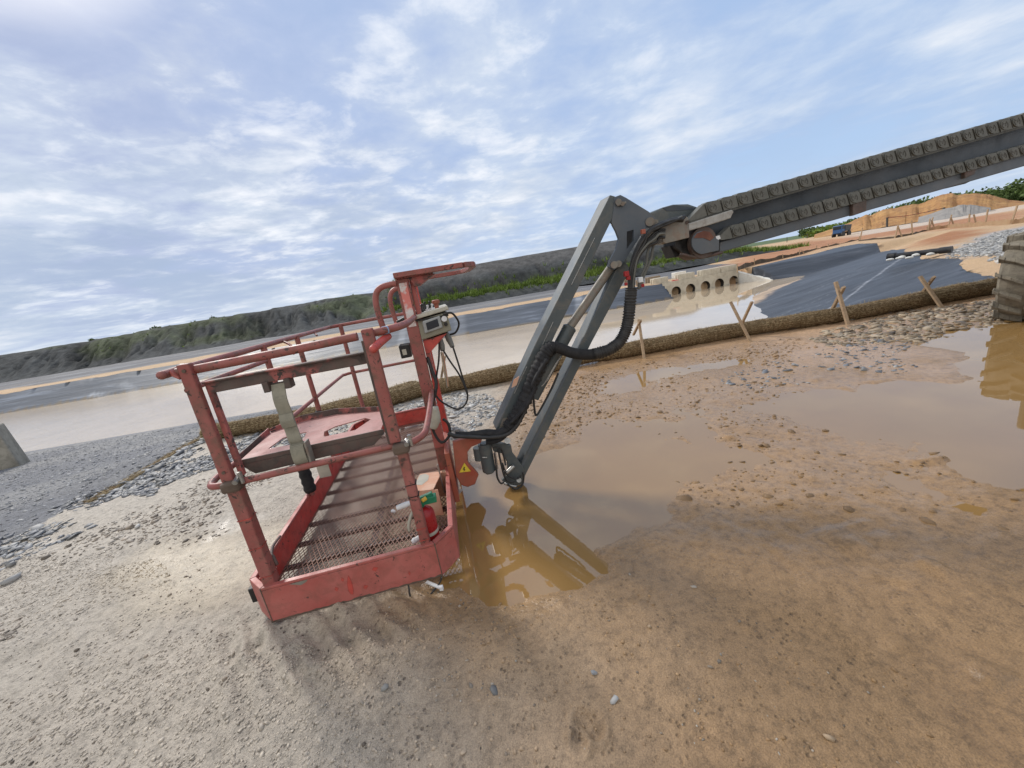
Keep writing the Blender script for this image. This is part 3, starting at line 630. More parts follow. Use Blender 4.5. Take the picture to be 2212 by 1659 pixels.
s8 = scatter([(-14, 2), (-9, 3.5), (-4.35, 1.4), (-4.35, 5.2), (-4.3, 6.4), (-6, 10.5), (-14, 10.2)], 14000, .8, -.6, 10)
kindstuff(stones('bank_gravel', s8, rng.gamma(3, .007, len(s8))+.010, 'stone_blue', .5, .35))
s9 = scatter(gp([(40, 1250), (250, 1130), (430, 1040), (560, 1030), (600, 1080), (470, 1170), (300, 1190), (150, 1280), (30, 1390), (-60, 1390)]), 1600, 1.8, .05, 11)
kindstuff(stones('gravel_scatter', s9, rng.gamma(2.0, .007, len(s9))+.006, 'pebble', .45, .3))
s10 = scatter(gp([(2040, 552), (2087, 533), (2142, 506), (2300, 480), (2330, 540), (2165, 560)]), 6000, .5, -.4, 12)
kindstuff(stones('road_stone', s10, rng.gamma(2.5, .018, len(s10))+.025, 'stone_grey', .5, .2))
s11 = scatter(gp([(1880, 705), (1960, 685), (2060, 660), (2140, 640), (2155, 630), (2100, 637), (1990, 660), (1850, 692)], .0), 500, 1, -.6, 13, .1) + np.array([.05, .42])
kindstuff(stones('lime_chips', s11, rng.gamma(3, .010, len(s11))+.012, 'stone_grey', .5, .1))
# single rocks lying in the open foreground
for i, (px, py, s, mt, lab) in enumerate([
        (1329, 1525, .020, 'stone_grey', 'pale grey pebble on open mud in the lower middle'),
        (835, 1497, .026, 'stone_grey', 'dark grey ring-shaped pebble on the pale grit below the basket'),
        (1072, 1508, .020, 'stone_grey', 'small rounded grey pebble on the mud right of the dark pebble'),
        (1285, 1465, .020, 'stone_grey', 'grey pebble half sunk in mud above the pale grey one'),
        (1403, 1363, .014, 'stone_tan', 'tiny whitish pebble on the brown mud right of centre'),
        (1790, 1610, .016, 'stone_tan', 'lone pale pebble near the bottom right edge'),
        (28, 1262, .065, 'stone_grey', 'large dark slab of rock at the left edge of the ground'),
        (30, 1228, .055, 'stone_grey', 'light grey slab of rock just above the large dark slab'),
        (300, 1145, .035, 'stone_grey', 'dark lump of rock at the foot of the shale line'),
        (1865, 805, .05, 'stone_grey', 'dark flat rock standing in the wet mud before the tyre')]):
    p = at(px, py); o = stones('rock', [(p[0], p[1])], [s*1.5], mt, .55, .1); tag(o, lab, 'rock', 'single rocks on the mud')
# ------------------------------------------------------------------ straw logs
def log(name, path, r, label, cat='straw log', group=None, flat=1., seg=.035, strands=5000):
    P = [Vector((p[0], p[1], 0)) for p in path]; P = catmull(P, 24); out = [P[0]]
    for p in P[1:]:
        if (p-out[-1]).length >= seg: out.append(p)
    n = 22; V = []; ax = np.array([[p.x, p.y] for p in out]); m = len(out)
    s = np.concatenate([[0], np.cumsum(np.hypot(*np.diff(ax, axis=0).T))])
    zg = H(ax[:, 0], ax[:, 1]); k = np.ones(25)/25; zg = np.convolve(np.pad(zg, 12, 'edge'), k, 'valid')
    T = np.gradient(ax, axis=0); T /= np.linalg.norm(T, axis=1)[:, None]; nn = np.stack([-T[:, 1], T[:, 0]], 1)
    th = np.arange(n)*2*math.pi/n
    S, TH_ = np.meshgrid(s, th, indexing='ij')
    R = r*(.95 + .20*fbm(S*1.5, TH_*0, 31, 3) + .10*fbm(S*7, np.cos(TH_)*2+np.sin(TH_)*3, 32, 4))
    endt = np.minimum(1, np.minimum(S+.02, s[-1]-S+.02)/.14)**.5; R = R*endt
    lat = R*np.cos(TH_); up = R*np.sin(TH_)*flat
    X = ax[:, 0, None]+nn[:, 0, None]*lat; Y = ax[:, 1, None]+nn[:, 1, None]*lat; Z = zg[:, None]+r*flat*.88+up
    idx = np.arange(m*n).reshape(m, n); nxt = np.roll(idx, -1, 1)
    Fq = np.stack([idx[:-1], nxt[:-1], nxt[1:], idx[1:]], -1).reshape(-1, 4)
    o = npmesh(name, np.stack([X, Y, Z], -1).reshape(-1, 3), Fq, M['straw'], True); tag(o, label, cat, group)
    # loose strands
    ii = rng.integers(1, m-1, strands); jj = rng.integers(0, n, strands)
    c = np.stack([X[ii, jj], Y[ii, jj], Z[ii, jj]], 1); d = rng.normal(0, 1, (strands, 3)); d[:, 2] *= .6; d[:, :2] += T[ii]*rng.normal(0, 1.4, (strands, 1)); d /= np.linalg.norm(d, axis=1)[:, None]
    ou = np.stack([nn[ii, 0]*np.cos(th[jj]), nn[ii, 1]*np.cos(th[jj]), np.sin(th[jj])], 1)
    L = rng.uniform(.02, .065, (strands, 1)); c = c+ou*.006; sd = np.cross(d, ou); sd /= np.linalg.norm(sd, axis=1)[:, None]+1e-6
    a = c-d*L/2; b = c+d*L/2+ou*rng.uniform(-.004, .016, (strands, 1)); w = .0016
    VV = np.stack([a-sd*w, a+sd*w, b+sd*w, b-sd*w], 1).reshape(-1, 3); FF = np.arange(strands*4).reshape(-1, 4)
    q = npmesh('straw', VV, FF, M['straw_strand'], False); q.parent = o; return o
nrmA = np.gradient(LA, axis=0); nrmA /= np.linalg.norm(nrmA, axis=1)[:, None]; nA = np.stack([-nrmA[:, 1], nrmA[:, 0]], 1)
nrmB = np.gradient(LB, axis=0); nrmB /= np.linalg.norm(nrmB, axis=1)[:, None]; nB = np.stack([-nrmB[:, 1], nrmB[:, 0]], 1)
log('straw_log', LA+nA*.10, .118, 'long straw filter log from behind the basket to the tyre, held by crossed stakes', group='straw logs on the bank', strands=9000)
log('straw_log', LB+nB*.08, .112, 'shorter straw log with a frayed end, overlapping behind the long one', group='straw logs on the bank', strands=4500)
flat_px = [(440, 950), (380, 985), (300, 1033), (232, 1073), (180, 1100)]
log('flattened_straw_log', [at(*p, -.02) for p in flat_px], .055, 'flattened muddy straw log trailing from the frayed end across the left gravel bank', cat='straw log', flat=.12, strands=1300)

# crossed stakes
def stake(a, b, par, w=.036):
    a, b = Vector(a), Vector(b); m = MB(); d = (b-a).normalized()
    m.beam(a-d*.12, b, w, w*.75, (0, 1, 0.2)); return obj('stake', m, M['wood'], par, bevel=.003)
def crossed(pa0, pa1, pb0, pb1, label, dy=.34, w=.036):
    a0 = at(pa0[0]+1, pa0[1]+5, 0); a1 = atY(*pa1, a0[1]+dy*.75); b1 = atY(*pb1, a0[1]+dy*.35); b0 = atY(*pb0, a0[1]+dy*1.25)
    t = thing('crossed_stakes', a0, label, 'stakes', 'crossed stakes pinning the straw logs')
    stake(a0, a1, t, w); stake(b0, b1, t, w); return t
crossed((1391, 772), (1379.5, 690), (1372, 716), (1384, 692), 'nearly closed pair of wooden stakes at the hump in the log beside the black hose')
crossed((1621.7, 736), (1578, 652), (1600, 705), (1624.5, 652), 'slim Y shaped pair of stakes against the bright pond')
crossed((1831.6, 699), (1805, 609), (1797, 670), (1823, 620), 'thick pair of pale stakes with a tall left arm, in front of the black liner', w=.045)
crossed((2036, 663), (1987, 597), (1986, 641), (2018, 598), 'wide X of pale stakes nearest the tyre', w=.042)
crossed((966, 833), (954, 761), (953, 818), (961, 770), 'thin leaning stakes behind the hanging cables')

# ------------------------------------------------------------------ culvert headwall with its pipes, wing walls and blocks
HA, HB = np.array([10.30, 24.50]), np.array([15.62, 25.27])
he = (HB-HA)/np.linalg.norm(HB-HA); hn = np.array([he[1], -he[0]]); HL = np.linalg.norm(HB-HA)   # hn points to the water
HT = -.16
def hp(s, d, z): return (HA[0]+he[0]*s-hn[0]*d, HA[1]+he[1]*s-hn[1]*d, z)
cul = thing('culvert_headwall', hp(HL/2, 0, ZW), 'long concrete culvert headwall with six round pipe mouths at the far water edge', 'culvert')
pc_px = [370, 490, 630, 775, 910, 1050]
def s_of(px): # distance along the wall seen at this photo column
    lo, hi = -1, HL+2
    for _ in range(40):
        m_ = (lo+hi)/2; P = np.array(hp(m_, 0, -.7))-EYE; x = CX+F*(P@RI)/(P@FW)
        if x < px: lo = m_
        else: hi = m_
    return lo
sc_ = [s_of(1351.7+.2222*c) for c in pc_px]; pr = .33; pz = ZW+.17
wall = MB(); ztop, zbot = HT, -1.75
edges = [0.]+[(a+b)/2 for a, b in zip(sc_[:-1], sc_[1:])]+[HL]
for i, c in enumerate(sc_):
    l, r = edges[i], edges[i+1]; ring, out = [], []
    for k in range(32):
        a = 2*math.pi*k/32; dx, dz = math.cos(a), math.sin(a); ring.append((c+pr*dx, pz+pr*dz))
        tx = ((r-c) if dx > 0 else (l-c))/dx if abs(dx) > 1e-6 else 1e9; tz = ((ztop-pz) if dz > 0 else (zbot-pz))/dz if abs(dz) > 1e-6 else 1e9
        t_ = min(tx, tz); out.append((c+t_*dx, pz+t_*dz))
    cor = [(r, ztop), (l, ztop), (l, zbot), (r, zbot)]
    vv = [hp(s_, 0, z_) for s_, z_ in ring]+[hp(s_, 0, z_) for s_, z_ in out]; ff = []
    for k in range(32):
        k2 = (k+1) % 32; ff.append((k, 32+k, 32+k2, k2))
    wall.add(vv, ff)
    for (cs, cz) in cor:
        best = None
        for k in range(32):
            k2 = (k+1) % 32; p, q = out[k], out[k2]
            onx = abs(p[0]-cs) < 1e-6 or abs(q[0]-cs) < 1e-6; onz = abs(p[1]-cz) < 1e-6 or abs(q[1]-cz) < 1e-6
            if onx and onz and abs(p[0]-q[0]) > 1e-6 and abs(p[1]-q[1]) > 1e-6: best = (p, q)
        if best: wall.add([hp(*x_[:1], 0, x_[1]) for x_ in (best[0], (cs, cz), best[1])], [(0, 1, 2)])
wall.box((0, .003, zbot), (HL, .62, zbot+.02), hp); wall.add([hp(0, 0, ztop), hp(HL, 0, ztop), hp(HL, .62, ztop), hp(0, .62, ztop)], [(0, 1, 2, 3)])
wall.add([hp(0, .62, zbot), hp(HL, .62, zbot), hp(HL, .62, ztop), hp(0, .62, ztop)], [(0, 1, 2, 3)])
for s_ in (0, HL): wall.add([hp(s_, 0, zbot), hp(s_, .62, zbot), hp(s_, .62, ztop), hp(s_, 0, ztop)], [(0, 1, 2, 3)])
obj('wall', wall, M['concrete'], cul)
for c in sc_:
    m = MB(); n = 28
    V_ = [hp(c+pr*.995*math.cos(2*math.pi*k/n), d_, pz+pr*.995*math.sin(2*math.pi*k/n)) for d_ in (.004, 5.0) for k in range(n)]
    m.add(V_, [(k, (k+1) % n, n+(k+1) % n, n+k) for k in range(n)]+[tuple(range(n, 2*n))]); obj('pipe', m, M['pipe_dark'], cul, smooth='auto')
for s0, s1, dl, w_ in ((HL+.003, HL+.25, 2.0, .3), (-.25, -.003, 1.0, .3)):
    m = MB(); a = [hp(s0, .5, -1.75), hp(s1, .5, -1.75), hp(s1, .5, HT-.03), hp(s0, .5, HT-.03)]
    sh = .55 if s0 > 1 else -.05
    b = [hp(s0+sh, -dl, -1.75), hp(s1+sh, -dl, -1.75), hp(s1+sh, -dl, ZW+.04), hp(s0+sh, -dl, ZW+.04)]
    m.hexa([a[0], a[1], b[1], b[0], a[3], a[2], b[2], b[3]]); obj('wing_wall', m, M['concrete_white'], cul, bevel=.01)
def block(px0, px1, d, L, Hh, mt, label, z=HT, w=.5, group='loose blocks on the culvert'):
    s0 = s_of(px0); s1 = s_of(px1); t = MB(); L = s1-s0
    t.box((s0, d, z+.002), (s1, d+w, z+Hh), hp)
    for q in (.27, .73): t.box((s0-.03, d+w*q-.06, z+.03), (s0-.002, d+w*q+.06, z+Hh-.04), hp)
    o = obj('concrete_block', t, M[mt], None, bevel=.012); return tag(o, label, 'concrete block', group)
Q = lambda c: 1351.7+.2222*c
block(Q(290), Q(425), .05, 1, .36, 'concrete', 'pale concrete block at the left end of the headwall top')
block(Q(530), Q(680), .05, 1, .36, 'concrete', 'pale concrete block above the third pipe, beside the red sheet')
block(Q(750), Q(930), .05, 1, .36, 'concrete', 'pale concrete block above the fourth and fifth pipes')
block(Q(940), Q(1092), .08, 1, .36, 'concrete', 'pale concrete block at the right end of the headwall top')
block(Q(410), Q(532), 2.2, 1, .40, 'concrete_dark', 'brown weathered concrete block standing behind the front row', z=-.15)
block(Q(690), Q(800), 2.2, 1, .40, 'concrete_white', 'whitish concrete block standing behind the front row', z=-.15)
block(Q(185), Q(255), .9, 1, .40, 'concrete_dark', 'small brown concrete block just right of the hose bundle', z=-.15)
block(1076, 1096, 2.5, 1, .42, 'concrete_dark', 'lone brown block on the far bank seen past the grey jib', z=-.02)
p = hp((s_of(1462)+s_of(1476))/2, .22, HT)
m = MB(); m.ball(p, .22, 10, (1.3, .6, .25)); m.ball((p[0]-.25, p[1], p[2]), .15, 8, (1, .7, .5)); tag(obj('plastic_sheet', m, M['redcloth'], None, smooth=True), 'crumpled red plastic sheet on the headwall between two pale blocks', 'plastic sheet')

# pale block on the gravel slope at the left edge
bx = None
for zt in np.linspace(0, -1, 200):
    q = at(12, 1012, zt)
    if abs(hz(q[0], q[1])-zt) < .012: bx = q; break
if bx is None: bx = at(12, 1012, -.5)
bz_ = hz(bx[0], bx[1]); m = MB()
e1 = np.array([.80, .60]); e2 = np.array([-.60, .80])
def bp(u, v, w): return (bx[0]+e1[0]*u+e2[0]*v, bx[1]+e1[1]*u+e2[1]*v, bz_+w)
m.hexa([bp(-.95, 0, -.15), bp(.20, 0, -.15), bp(.20, .6, -.15), bp(-.95, .6, -.15), bp(-.95, .06, .90), bp(.12, .06, .90), bp(.12, .54, .90), bp(-.95, .54, .90)])
tag(obj('concrete_block', m, M['concrete_grey'], None, bevel=.03), 'weathered grey concrete block standing on the gravel slope at the water edge', 'concrete block')

# black pipe with white sandbags on the liner
a, b = at(1919, 561, .03), at(2054, 546, .05); m = MB()
d = Vector(b-a).normalized(); a_, b_ = Vector(a)+Vector((0, 0, .10)), Vector(b)+Vector((0, 0, .1))
m.cyl(a_, b_, .085, 20); m.cyl(a_-d*.02, a_+d*.18, .115, 20); m.cyl(b_-d*.25, b_+d*.02, .10, 20)
tag(obj('drain_pipe', m, M['hdpe'], None, smooth='auto'), 'short black plastic drain pipe lying on the edge of the liner', 'pipe')
for (px, py, l, lab) in ((1943, 562, .52, 'small white sandbag under the near end of the black pipe'), (1981, 555, .75, 'long white sandbag beside the middle of the black pipe')):
    p = at(px, py, .03); m = MB(); dd = np.array([d.x, d.y])
    for k in range(3): m.ball((p[0]+dd[0]*l*.45*(k-1), p[1]+dd[1]*l*.45*(k-1), p[2]+.05+.02*(k % 2)), .11*l+.02, 12, (1.7, .8, .5))
    tag(obj('sandbag', m, M['sandbag'], None, smooth=True), lab, 'sandbag', 'white sandbags by the pipe')

# blue tipper truck far off
tp = at(1815, 511, .0); k = np.linalg.norm(tp[:2])
trk = thing('tipper_truck', tp, 'small blue tipper truck parked on the far haul road', 'truck')
ang = math.radians(18); ca, sa = math.cos(ang), math.sin(ang)
def tk(u, v, w): return (tp[0]+(ca*u-sa*v)*.56, tp[1]+(sa*u+ca*v)*.56, tp[2]+w*.64)
m = MB(); m.box((-1.5, -1.2, .75), (-.1, 1.2, 2.7), tk); cab = obj('cab', m, M['blue'], trk, bevel=.12)
m = MB(); m.box((-1.54, -1.0, 1.75), (-1.505, 1.0, 2.5), tk); obj('windscreen', m, M['glass'], cab)
m = MB(); m.box((-1.25, -1.235, 1.75), (-.35, -1.205, 2.5), tk); obj('side_window', m, M['glass'], cab)
m = MB(); m.hexa([tk(*q) for q in ((.1, -1.1, 1.1), (2.5, -1.1, 1.1), (2.5, 1.1, 1.1), (.1, 1.1, 1.1), (.05, -1.25, 2.6), (2.7, -1.25, 2.5), (2.7, 1.25, 2.5), (.05, 1.25, 2.6))]); obj('tipper_body', m, M['grey_dark'], trk, bevel=.05)
m = MB(); m.box((-1.2, -.5, .6), (2.5, .5, 1.0), tk); obj('chassis', m, M['iron'], trk)
for u in (-.8, 1.7):
    for v in (-1.15, 1.15):
        m = MB(); m.cyl(tk(u, v-.16, .5), tk(u, v+.16, .5), .42, 18); obj('wheel', m, M['rubber'], trk, smooth='auto')

# stockpiles
def heap(name, px_top, dist, width, mat, label, cat, seed):
    P, hts = [], []
    for px, py in px_top:
        d = ray(px, py); d = d/np.hypot(d[0], d[1]); P.append(d[:2]*dist); hts.append(max(.05, HC+d[2]*dist))
    P = np.array(P); n, mm_ = 200, 44
    s = np.linspace(0, len(P)-1, n); cx_ = np.interp(s, range(len(P)), P[:, 0]); cy_ = np.interp(s, range(len(P)), P[:, 1]); hh = np.interp(s, range(len(P)), hts); hh = np.convolve(np.pad(hh, 6, 'edge'), np.ones(13)/13, 'valid')*(1+.10*fbm(s*2.2, s*0, seed+9, 4))
    T = np.stack([np.gradient(cx_), np.gradient(cy_)], 1); T /= np.linalg.norm(T, axis=1)[:, None]; nn = np.stack([-T[:, 1], T[:, 0]], 1)
    q = np.linspace(-1, 1, mm_); S, Qq = np.meshgrid(s, q, indexing='ij'); W_ = width*(.35+.65*hh/max(hts))[:, None]
    X = cx_[:, None]+nn[:, 0, None]*Qq*W_; Y = cy_[:, None]+nn[:, 1, None]*Qq*W_
    fold = np.abs(fbm(S*1.1+Qq*.5, Qq*.6, seed, 3))
    Z = hh[:, None]*np.clip(1.06-np.sqrt(Qq**2+.015), 0, 1)*(1-.40*np.clip(.3-fold, 0, 1)*np.abs(Qq)*3)+.32*fbm(X*.3, Y*.3, seed+3, 5)*np.clip(1-np.abs(Qq), 0, 1)*np.minimum(1, hh[:, None]) - .05
    idx = np.arange(n*mm_).reshape(n, mm_)
    o = npmesh(name, np.stack([X, Y, Z], -1).reshape(-1, 3), np.stack([idx[:-1, :-1], idx[1:, :-1], idx[1:, 1:], idx[:-1, 1:]], -1).reshape(-1, 4), M[mat], True); return tag(o, label, cat)
heap('sand_stockpile', [(1760, 506), (1835, 480), (1866, 462), (1885, 465), (1911, 449), (1958, 442), (1989, 436), (2032, 421), (2063, 415), (2113, 415), (2145, 420), (2180, 430), (2235, 445)], 120, 17, 'stockpile', 'long ridge of orange sand heaped beyond the haul road', 'sand pile', 121)
heap('gravel_stockpile', [(1985, 468), (2045, 447), (2082, 438.5), (2098, 438.5), (2140, 446)], 98, 9, 'greypile', 'low grey gravel heap in front of the orange sand pile', 'gravel pile', 131)

# silt fences with stakes, and the rope barrier
def fence(pxs, hgt, z, name, label, posth, mat, pmat='wood', pw=.05, extra=1, cat='silt fence'):
    P = [at(px, py, z) for px, py in pxs]; t = thing(name, P[0], label, cat); m = MB(); Pd = []
    for a, b in zip(P[:-1], P[1:]):
        for q in range(8): Pd.append(a+(b-a)*q/8)
    Pd.append(P[-1]); hh = [hgt*(.75+.45*random.random()) for _ in Pd]; nP = len(Pd)
    off = [np.array([0, random.uniform(-.05, .05), 0]) for _ in Pd]
    V_ = [p+np.array([0, dy, dz]) for dy in (0, .02) for p, h_, o_ in zip(Pd, hh, off) for dz in (0,)]
    bot = [p+o_ for p, o_ in zip(Pd, off)]; top = [p+o_+np.array([0, random.uniform(-.06, .06), h_]) for p, h_, o_ in zip(Pd, hh, off)]
    bk = np.array([.01, .025, 0]); vv = bot+top+[x+bk for x in bot]+[x+bk for x in top]; ff = []
    for i in range(nP-1):
        ff += [(i, i+1, nP+i+1, nP+i), (2*nP+i+1, 2*nP+i, 3*nP+i, 3*nP+i+1), (nP+i, nP+i+1, 3*nP+i+1, 3*nP+i)]
    m.add(vv, ff); obj('fabric', m, M[mat], t)
    for i, p in enumerate(P):
        lean = random.uniform(-.25, .35)*extra; mm_ = MB(); mm_.beam(p+np.array([0, -.05, -.1]), p+np.array([lean*posth, -.05, posth*random.uniform(.85, 1.15)]), pw, pw, (0, 1, .1)); obj('stake', mm_, M[pmat], t)
        if random.random() < .5*extra:
            mm_ = MB(); mm_.beam(p+np.array([.5, -.12, -.1]), p+np.array([.15-lean*.3, -.12, posth*.9]), pw, pw, (0, 1, .1)); obj('stake', mm_, M[pmat], t)
    return t
fence([(1592, 585), (1628, 573), (1690, 560), (1725, 553), (1762, 544), (1787, 539), (1855, 522)], .28, -.15, 'silt_fence', 'low dark silt fence with pale stakes along the top of the black liner', .42, 'fabric_dark', pw=.05, extra=.3)
fence([(1855, 522), (1931, 515), (1970, 508), (2003, 500)], .16, .0, 'silt_fence', 'sagging silt fence with leaning stakes in the middle of the red bank', .9, 'fabric_dark', pw=.06, extra=1)
fence([(2003, 500), (2045, 494), (2090, 492), (2125, 489), (2180, 486), (2225, 480), (2270, 474)], .30, .0, 'silt_fence', 'tan silt fence with crooked stakes above the grey stone road', .85, 'fabric', pw=.06, extra=1.2)
A_, B_ = at(1916, 491, 0), at(2038, 472, 0); t = thing('rope_barrier', A_, 'red and black rope strung between two dark posts before the sand pile', 'rope barrier')
for P_ in (A_, B_):
    m = MB(); m.beam(P_+np.array([0, 0, -.1]), P_+np.array([-.1, 0, 1.75]), .22, .22, (0, 1, 0)); obj('post', m, M['iron'], t)
m = MB(); C0, C1 = A_+np.array([-.1, -.15, 1.7]), B_+np.array([-.1, -.15, 1.72])
E_ = at(2190, 441, 0)+np.array([0, 0, .9])
m.tube([C0+(C1-C0)*q-np.array([0, 0, .25*4*q*(1-q)]) for q in np.linspace(0, 1, 14)], .055, 6); obj('rope', m, M['rope'], t)
for i, (px, py) in enumerate([(1744, 515), (1700, 524), (1824, 500)]):
    P_ = at(px, py, 0); m = MB(); m.beam(P_+np.array([0, 0, -.1]), P_+np.array([0, 0, 1.3]), .10, .10, (0, 1, 0)); tag(obj('marker_post', m, M['iron'], None), ['thin dark marker post standing on the flats left of the blue truck', 'short dark marker post farther left on the red bank', 'thin marker post just right of the blue truck'][i], 'post', 'marker posts by the haul road')
# white edge stones on the rim of the road by the culvert
pe = [at(1602+q*46, 556-q*27, 0)[:2]+rng.normal(0, .12, 2) for q in np.linspace(0, 1, 60)]
kindstuff(stones('edge_stones', pe, rng.uniform(.12, .34, 60), 'stone_grey', .6, .1))

# ------------------------------------------------------------------ trees at the far right and on the ridge
def crown_cloud(bv, bf, c, r, h, n, leaf):
    nb = 9; blobs = [(random.gauss(0, .42), random.gauss(0, .42), random.uniform(-.1, .9), random.uniform(.35, .6)) for _ in range(nb)]
    for _ in range(n):
        b = random.choice(blobs); th, ph = random.uniform(0, 6.28), math.acos(random.uniform(-1, 1)); q = b[3]*random.uniform(.75, 1.05)
        p = (c[0]+r*(b[0]+q*math.sin(ph)*math.cos(th)), c[1]+r*(b[1]+q*math.sin(ph)*math.sin(th)), c[2]+h*(b[2]*.75+.25+q*.5*math.cos(ph)))
        u = np.array([random.gauss(0, 1) for _ in range(3)]); u /= np.linalg.norm(u); w = np.cross(u, [random.gauss(0, 1) for _ in range(3)]); w /= np.linalg.norm(w)+1e-9
        s_ = leaf*random.uniform(.6, 1.3); i0 = len(bv); p = np.array(p)
        bv += [p-u*s_, p+w*s_*.6, p+u*s_, p-w*s_*.6]; bf.append((i0, i0+1, i0+2, i0+3))
bv, bf = [], []
for k in range(170):
    px = random.uniform(1740, 2450); d_ = random.uniform(205, 290)
    py = np.interp(px, [1740, 1820, 1876, 1927, 2012, 2090, 2149, 2212, 2450], [491, 482, 458, 442, 419, 408, 400, 381, 310])
    dr = ray(px, py); dr = dr/np.hypot(dr[0], dr[1]); hgt = max(1.2, HC+dr[2]*d_)*random.uniform(.72, 1.0)
    crown_cloud(bv, bf, (dr[0]*d_, dr[1]*d_, 0), 3.6*random.uniform(.8, 1.4), hgt*.86, 150, .62)
o = npmesh('far_wood', np.array(bv), np.array(bf), M['leaf'], False); o['kind'] = 'stuff'
bv, bf = [], []
for (px, py, z_) in [(1790, 489, 0), (1812, 484, 0), (1776, 492, 0)]:
    dr = ray(px, py); dr = dr/np.hypot(dr[0], dr[1]); crown_cloud(bv, bf, (dr[0]*150, dr[1]*150, 0), 4, 2.4, 150, .5)
o = npmesh('far_scrub', np.array(bv), np.array(bf), M['grass'], False); o['kind'] = 'stuff'
# bushes on the skyline of the embankment
for i, (px, lab) in enumerate([(150, 'small dark bush on the skyline at the left end of the embankment'), (318, 'low bush breaking the skyline of the embankment left of the basket'), (448, 'rounded bush on the embankment skyline above the basket corner')]):
    j = int(np.argmin([abs(CX+F*((np.array([x, 50.5, 3.4])-EYE)@RI)/((np.array([x, 50.5, 3.4])-EYE)@FW)-px) for x in ex])); kk = int(np.argmax(EZ[j, :24]))
    bv, bf = [], []; crown_cloud(bv, bf, (EX[j, kk], EY[j, kk], EZ[j, kk]-.22), .5, .4, 260, .09)
    t = thing('bush', (EX[j, kk], EY[j, kk], EZ[j, kk]), lab, 'bush', 'bushes on the embankment skyline')
    o = npmesh('foliage', np.array(bv)-np.array([EX[j, kk], EY[j, kk], EZ[j, kk]]), np.array(bf), M['leaf'], False); o.parent = t
    m = MB(); m.cyl((EX[j, kk], EY[j, kk], EZ[j, kk]-.2), (EX[j, kk]+.05, EY[j, kk], EZ[j, kk]+.35), .05, 7, .025); obj('stem', m, M['trunk'], t)
# ------------------------------------------------------------------ boom lift
P0 = at(1128, 1048, .06); PH = math.radians(10)
JA = np.array([math.cos(PH), math.sin(PH), 0]); JN = np.array([math.sin(PH), -math.cos(PH), 0])   # along the boom, towards the viewer
def jp(x, y, off=0.):
    d = ray(x, y); t = ((P0+JN*off-EYE)@JN)/(d@JN); return EYE+d*t
lift = thing('boom_lift', W(.43, 1.2, 0), 'boom lift with a worn red basket lowered onto the mud and a grey telescopic boom', 'boom lift')

# --- basket: toe boards as one tray
def band(mb, pts, z0, z1, th, closed=True):
    n = len(pts); c = np.mean(pts, 0); ins = []
    for i in range(n):
        p, a, b = np.array(pts[i]), np.array(pts[i-1]), np.array(pts[(i+1) % n])
        d1 = (p-a)/np.linalg.norm(p-a); d2 = (b-p)/np.linalg.norm(b-p); n1 = np.array([-d1[1], d1[0]]); n2 = np.array([-d2[1], d2[0]]); q = n1+n2; q /= (q@n1); ins.append(p+q*th)
    for i in range(n):
        j = (i+1) % n
        mb.hexa([W(*pts[i], z0), W(*pts[j], z0), W(*ins[j], z0), W(*ins[i], z0), W(*pts[i], z1), W(*pts[j], z1), W(*ins[j], z1), W(*ins[i], z1)])
    return ins
FOOT = [(.0, .0), (.769, .0), (.861, .104), (.861, 2.33), (.77, 2.44), (.005, 2.44), (-.085, 2.33), (-.085, .095)]
m = MB(); band(m, FOOT, .07, .238, .006)
basket = obj('basket', m, M['red'], lift, bevel=.002)
m = MB(); band(m, FOOT, .2385, .252, .026); obj('toe_rail', m, M['red'], basket, bevel=.003)
ins_f = [(.012, .012), (.762, .012), (.849, .108), (.849, 2.325), (.765, 2.428), (.01, 2.428), (-.073, 2.325), (-.073, .099)]
m = MB()
for a, b in ((7, 6), (6, 5), (4, 3), (5, 4), (3, 2)):   # red liner plates inside the boards
    pa, pb = np.array(ins_f[a]), np.array(ins_f[b]); d = (pb-pa)/np.linalg.norm(pb-pa); n_ = np.array([-d[1], d[0]]); c = np.array([.39, 1.2])
    if (c-pa)@n_ < 0: n_ = -n_
    pa2, pb2 = pa+d*.01, pb-d*.01
    m.hexa([W(*pa2, .10), W(*pb2, .10), W(*(pb2+n_*.004), .10), W(*(pa2+n_*.004), .10), W(*pa2, .236), W(*pb2, .236), W(*(pb2+n_*.004), .236), W(*(pa2+n_*.004), .236)])
obj('inner_plate', m, M['red_deep'], basket)
# expanded metal floor
cu, cv, wz = .025, .027, .098; sv, sf = [], []
def strut(a, b, wd=.0034, hh=.003):
    a, b = np.array(a), np.array(b); d = b-a; d = d/np.linalg.norm(d); n_ = np.array([-d[1], d[0]])*wd/2
    i0 = len(sv)
    for w_ in (wz, wz+hh): sv.extend([W(*(a-n_), w_), W(*(b-n_), w_), W(*(b+n_), w_), W(*(a+n_), w_)])
    sf.extend([(i0+4, i0+5, i0+6, i0+7), (i0, i0+1, i0+5, i0+4), (i0+2, i0+3, i0+7, i0+6), (i0+3, i0+2, i0+1, i0)])
i = 0
for iv in range(int(2.42/cv)):
    v0 = .012+iv*cv; 
    def lim(v): return (max(-.07, -.005-.68*(v-.0) if v < .1 else -.07) if v < .1 else -.07, .765+.9*max(0, v-.012) if v < .1 else .848)
    l0, l1 = lim(v0)
    if v0 > 2.33: l0, l1 = -.07+(v0-2.33)*.75, .848-(v0-2.33)*.75
    iu0 = int(math.ceil((l0+.07)/cu)); iu1 = int((l1+.07)/cu)
    for iu in range(iu0, iu1):
        u = -.07+iu*cu+(iv % 2)*cu/2
        strut((u, v0), (u+cu/2, v0+cv)); strut((u+cu/2, v0+cv), (u+cu, v0))
o_ = np.array(lift.location)
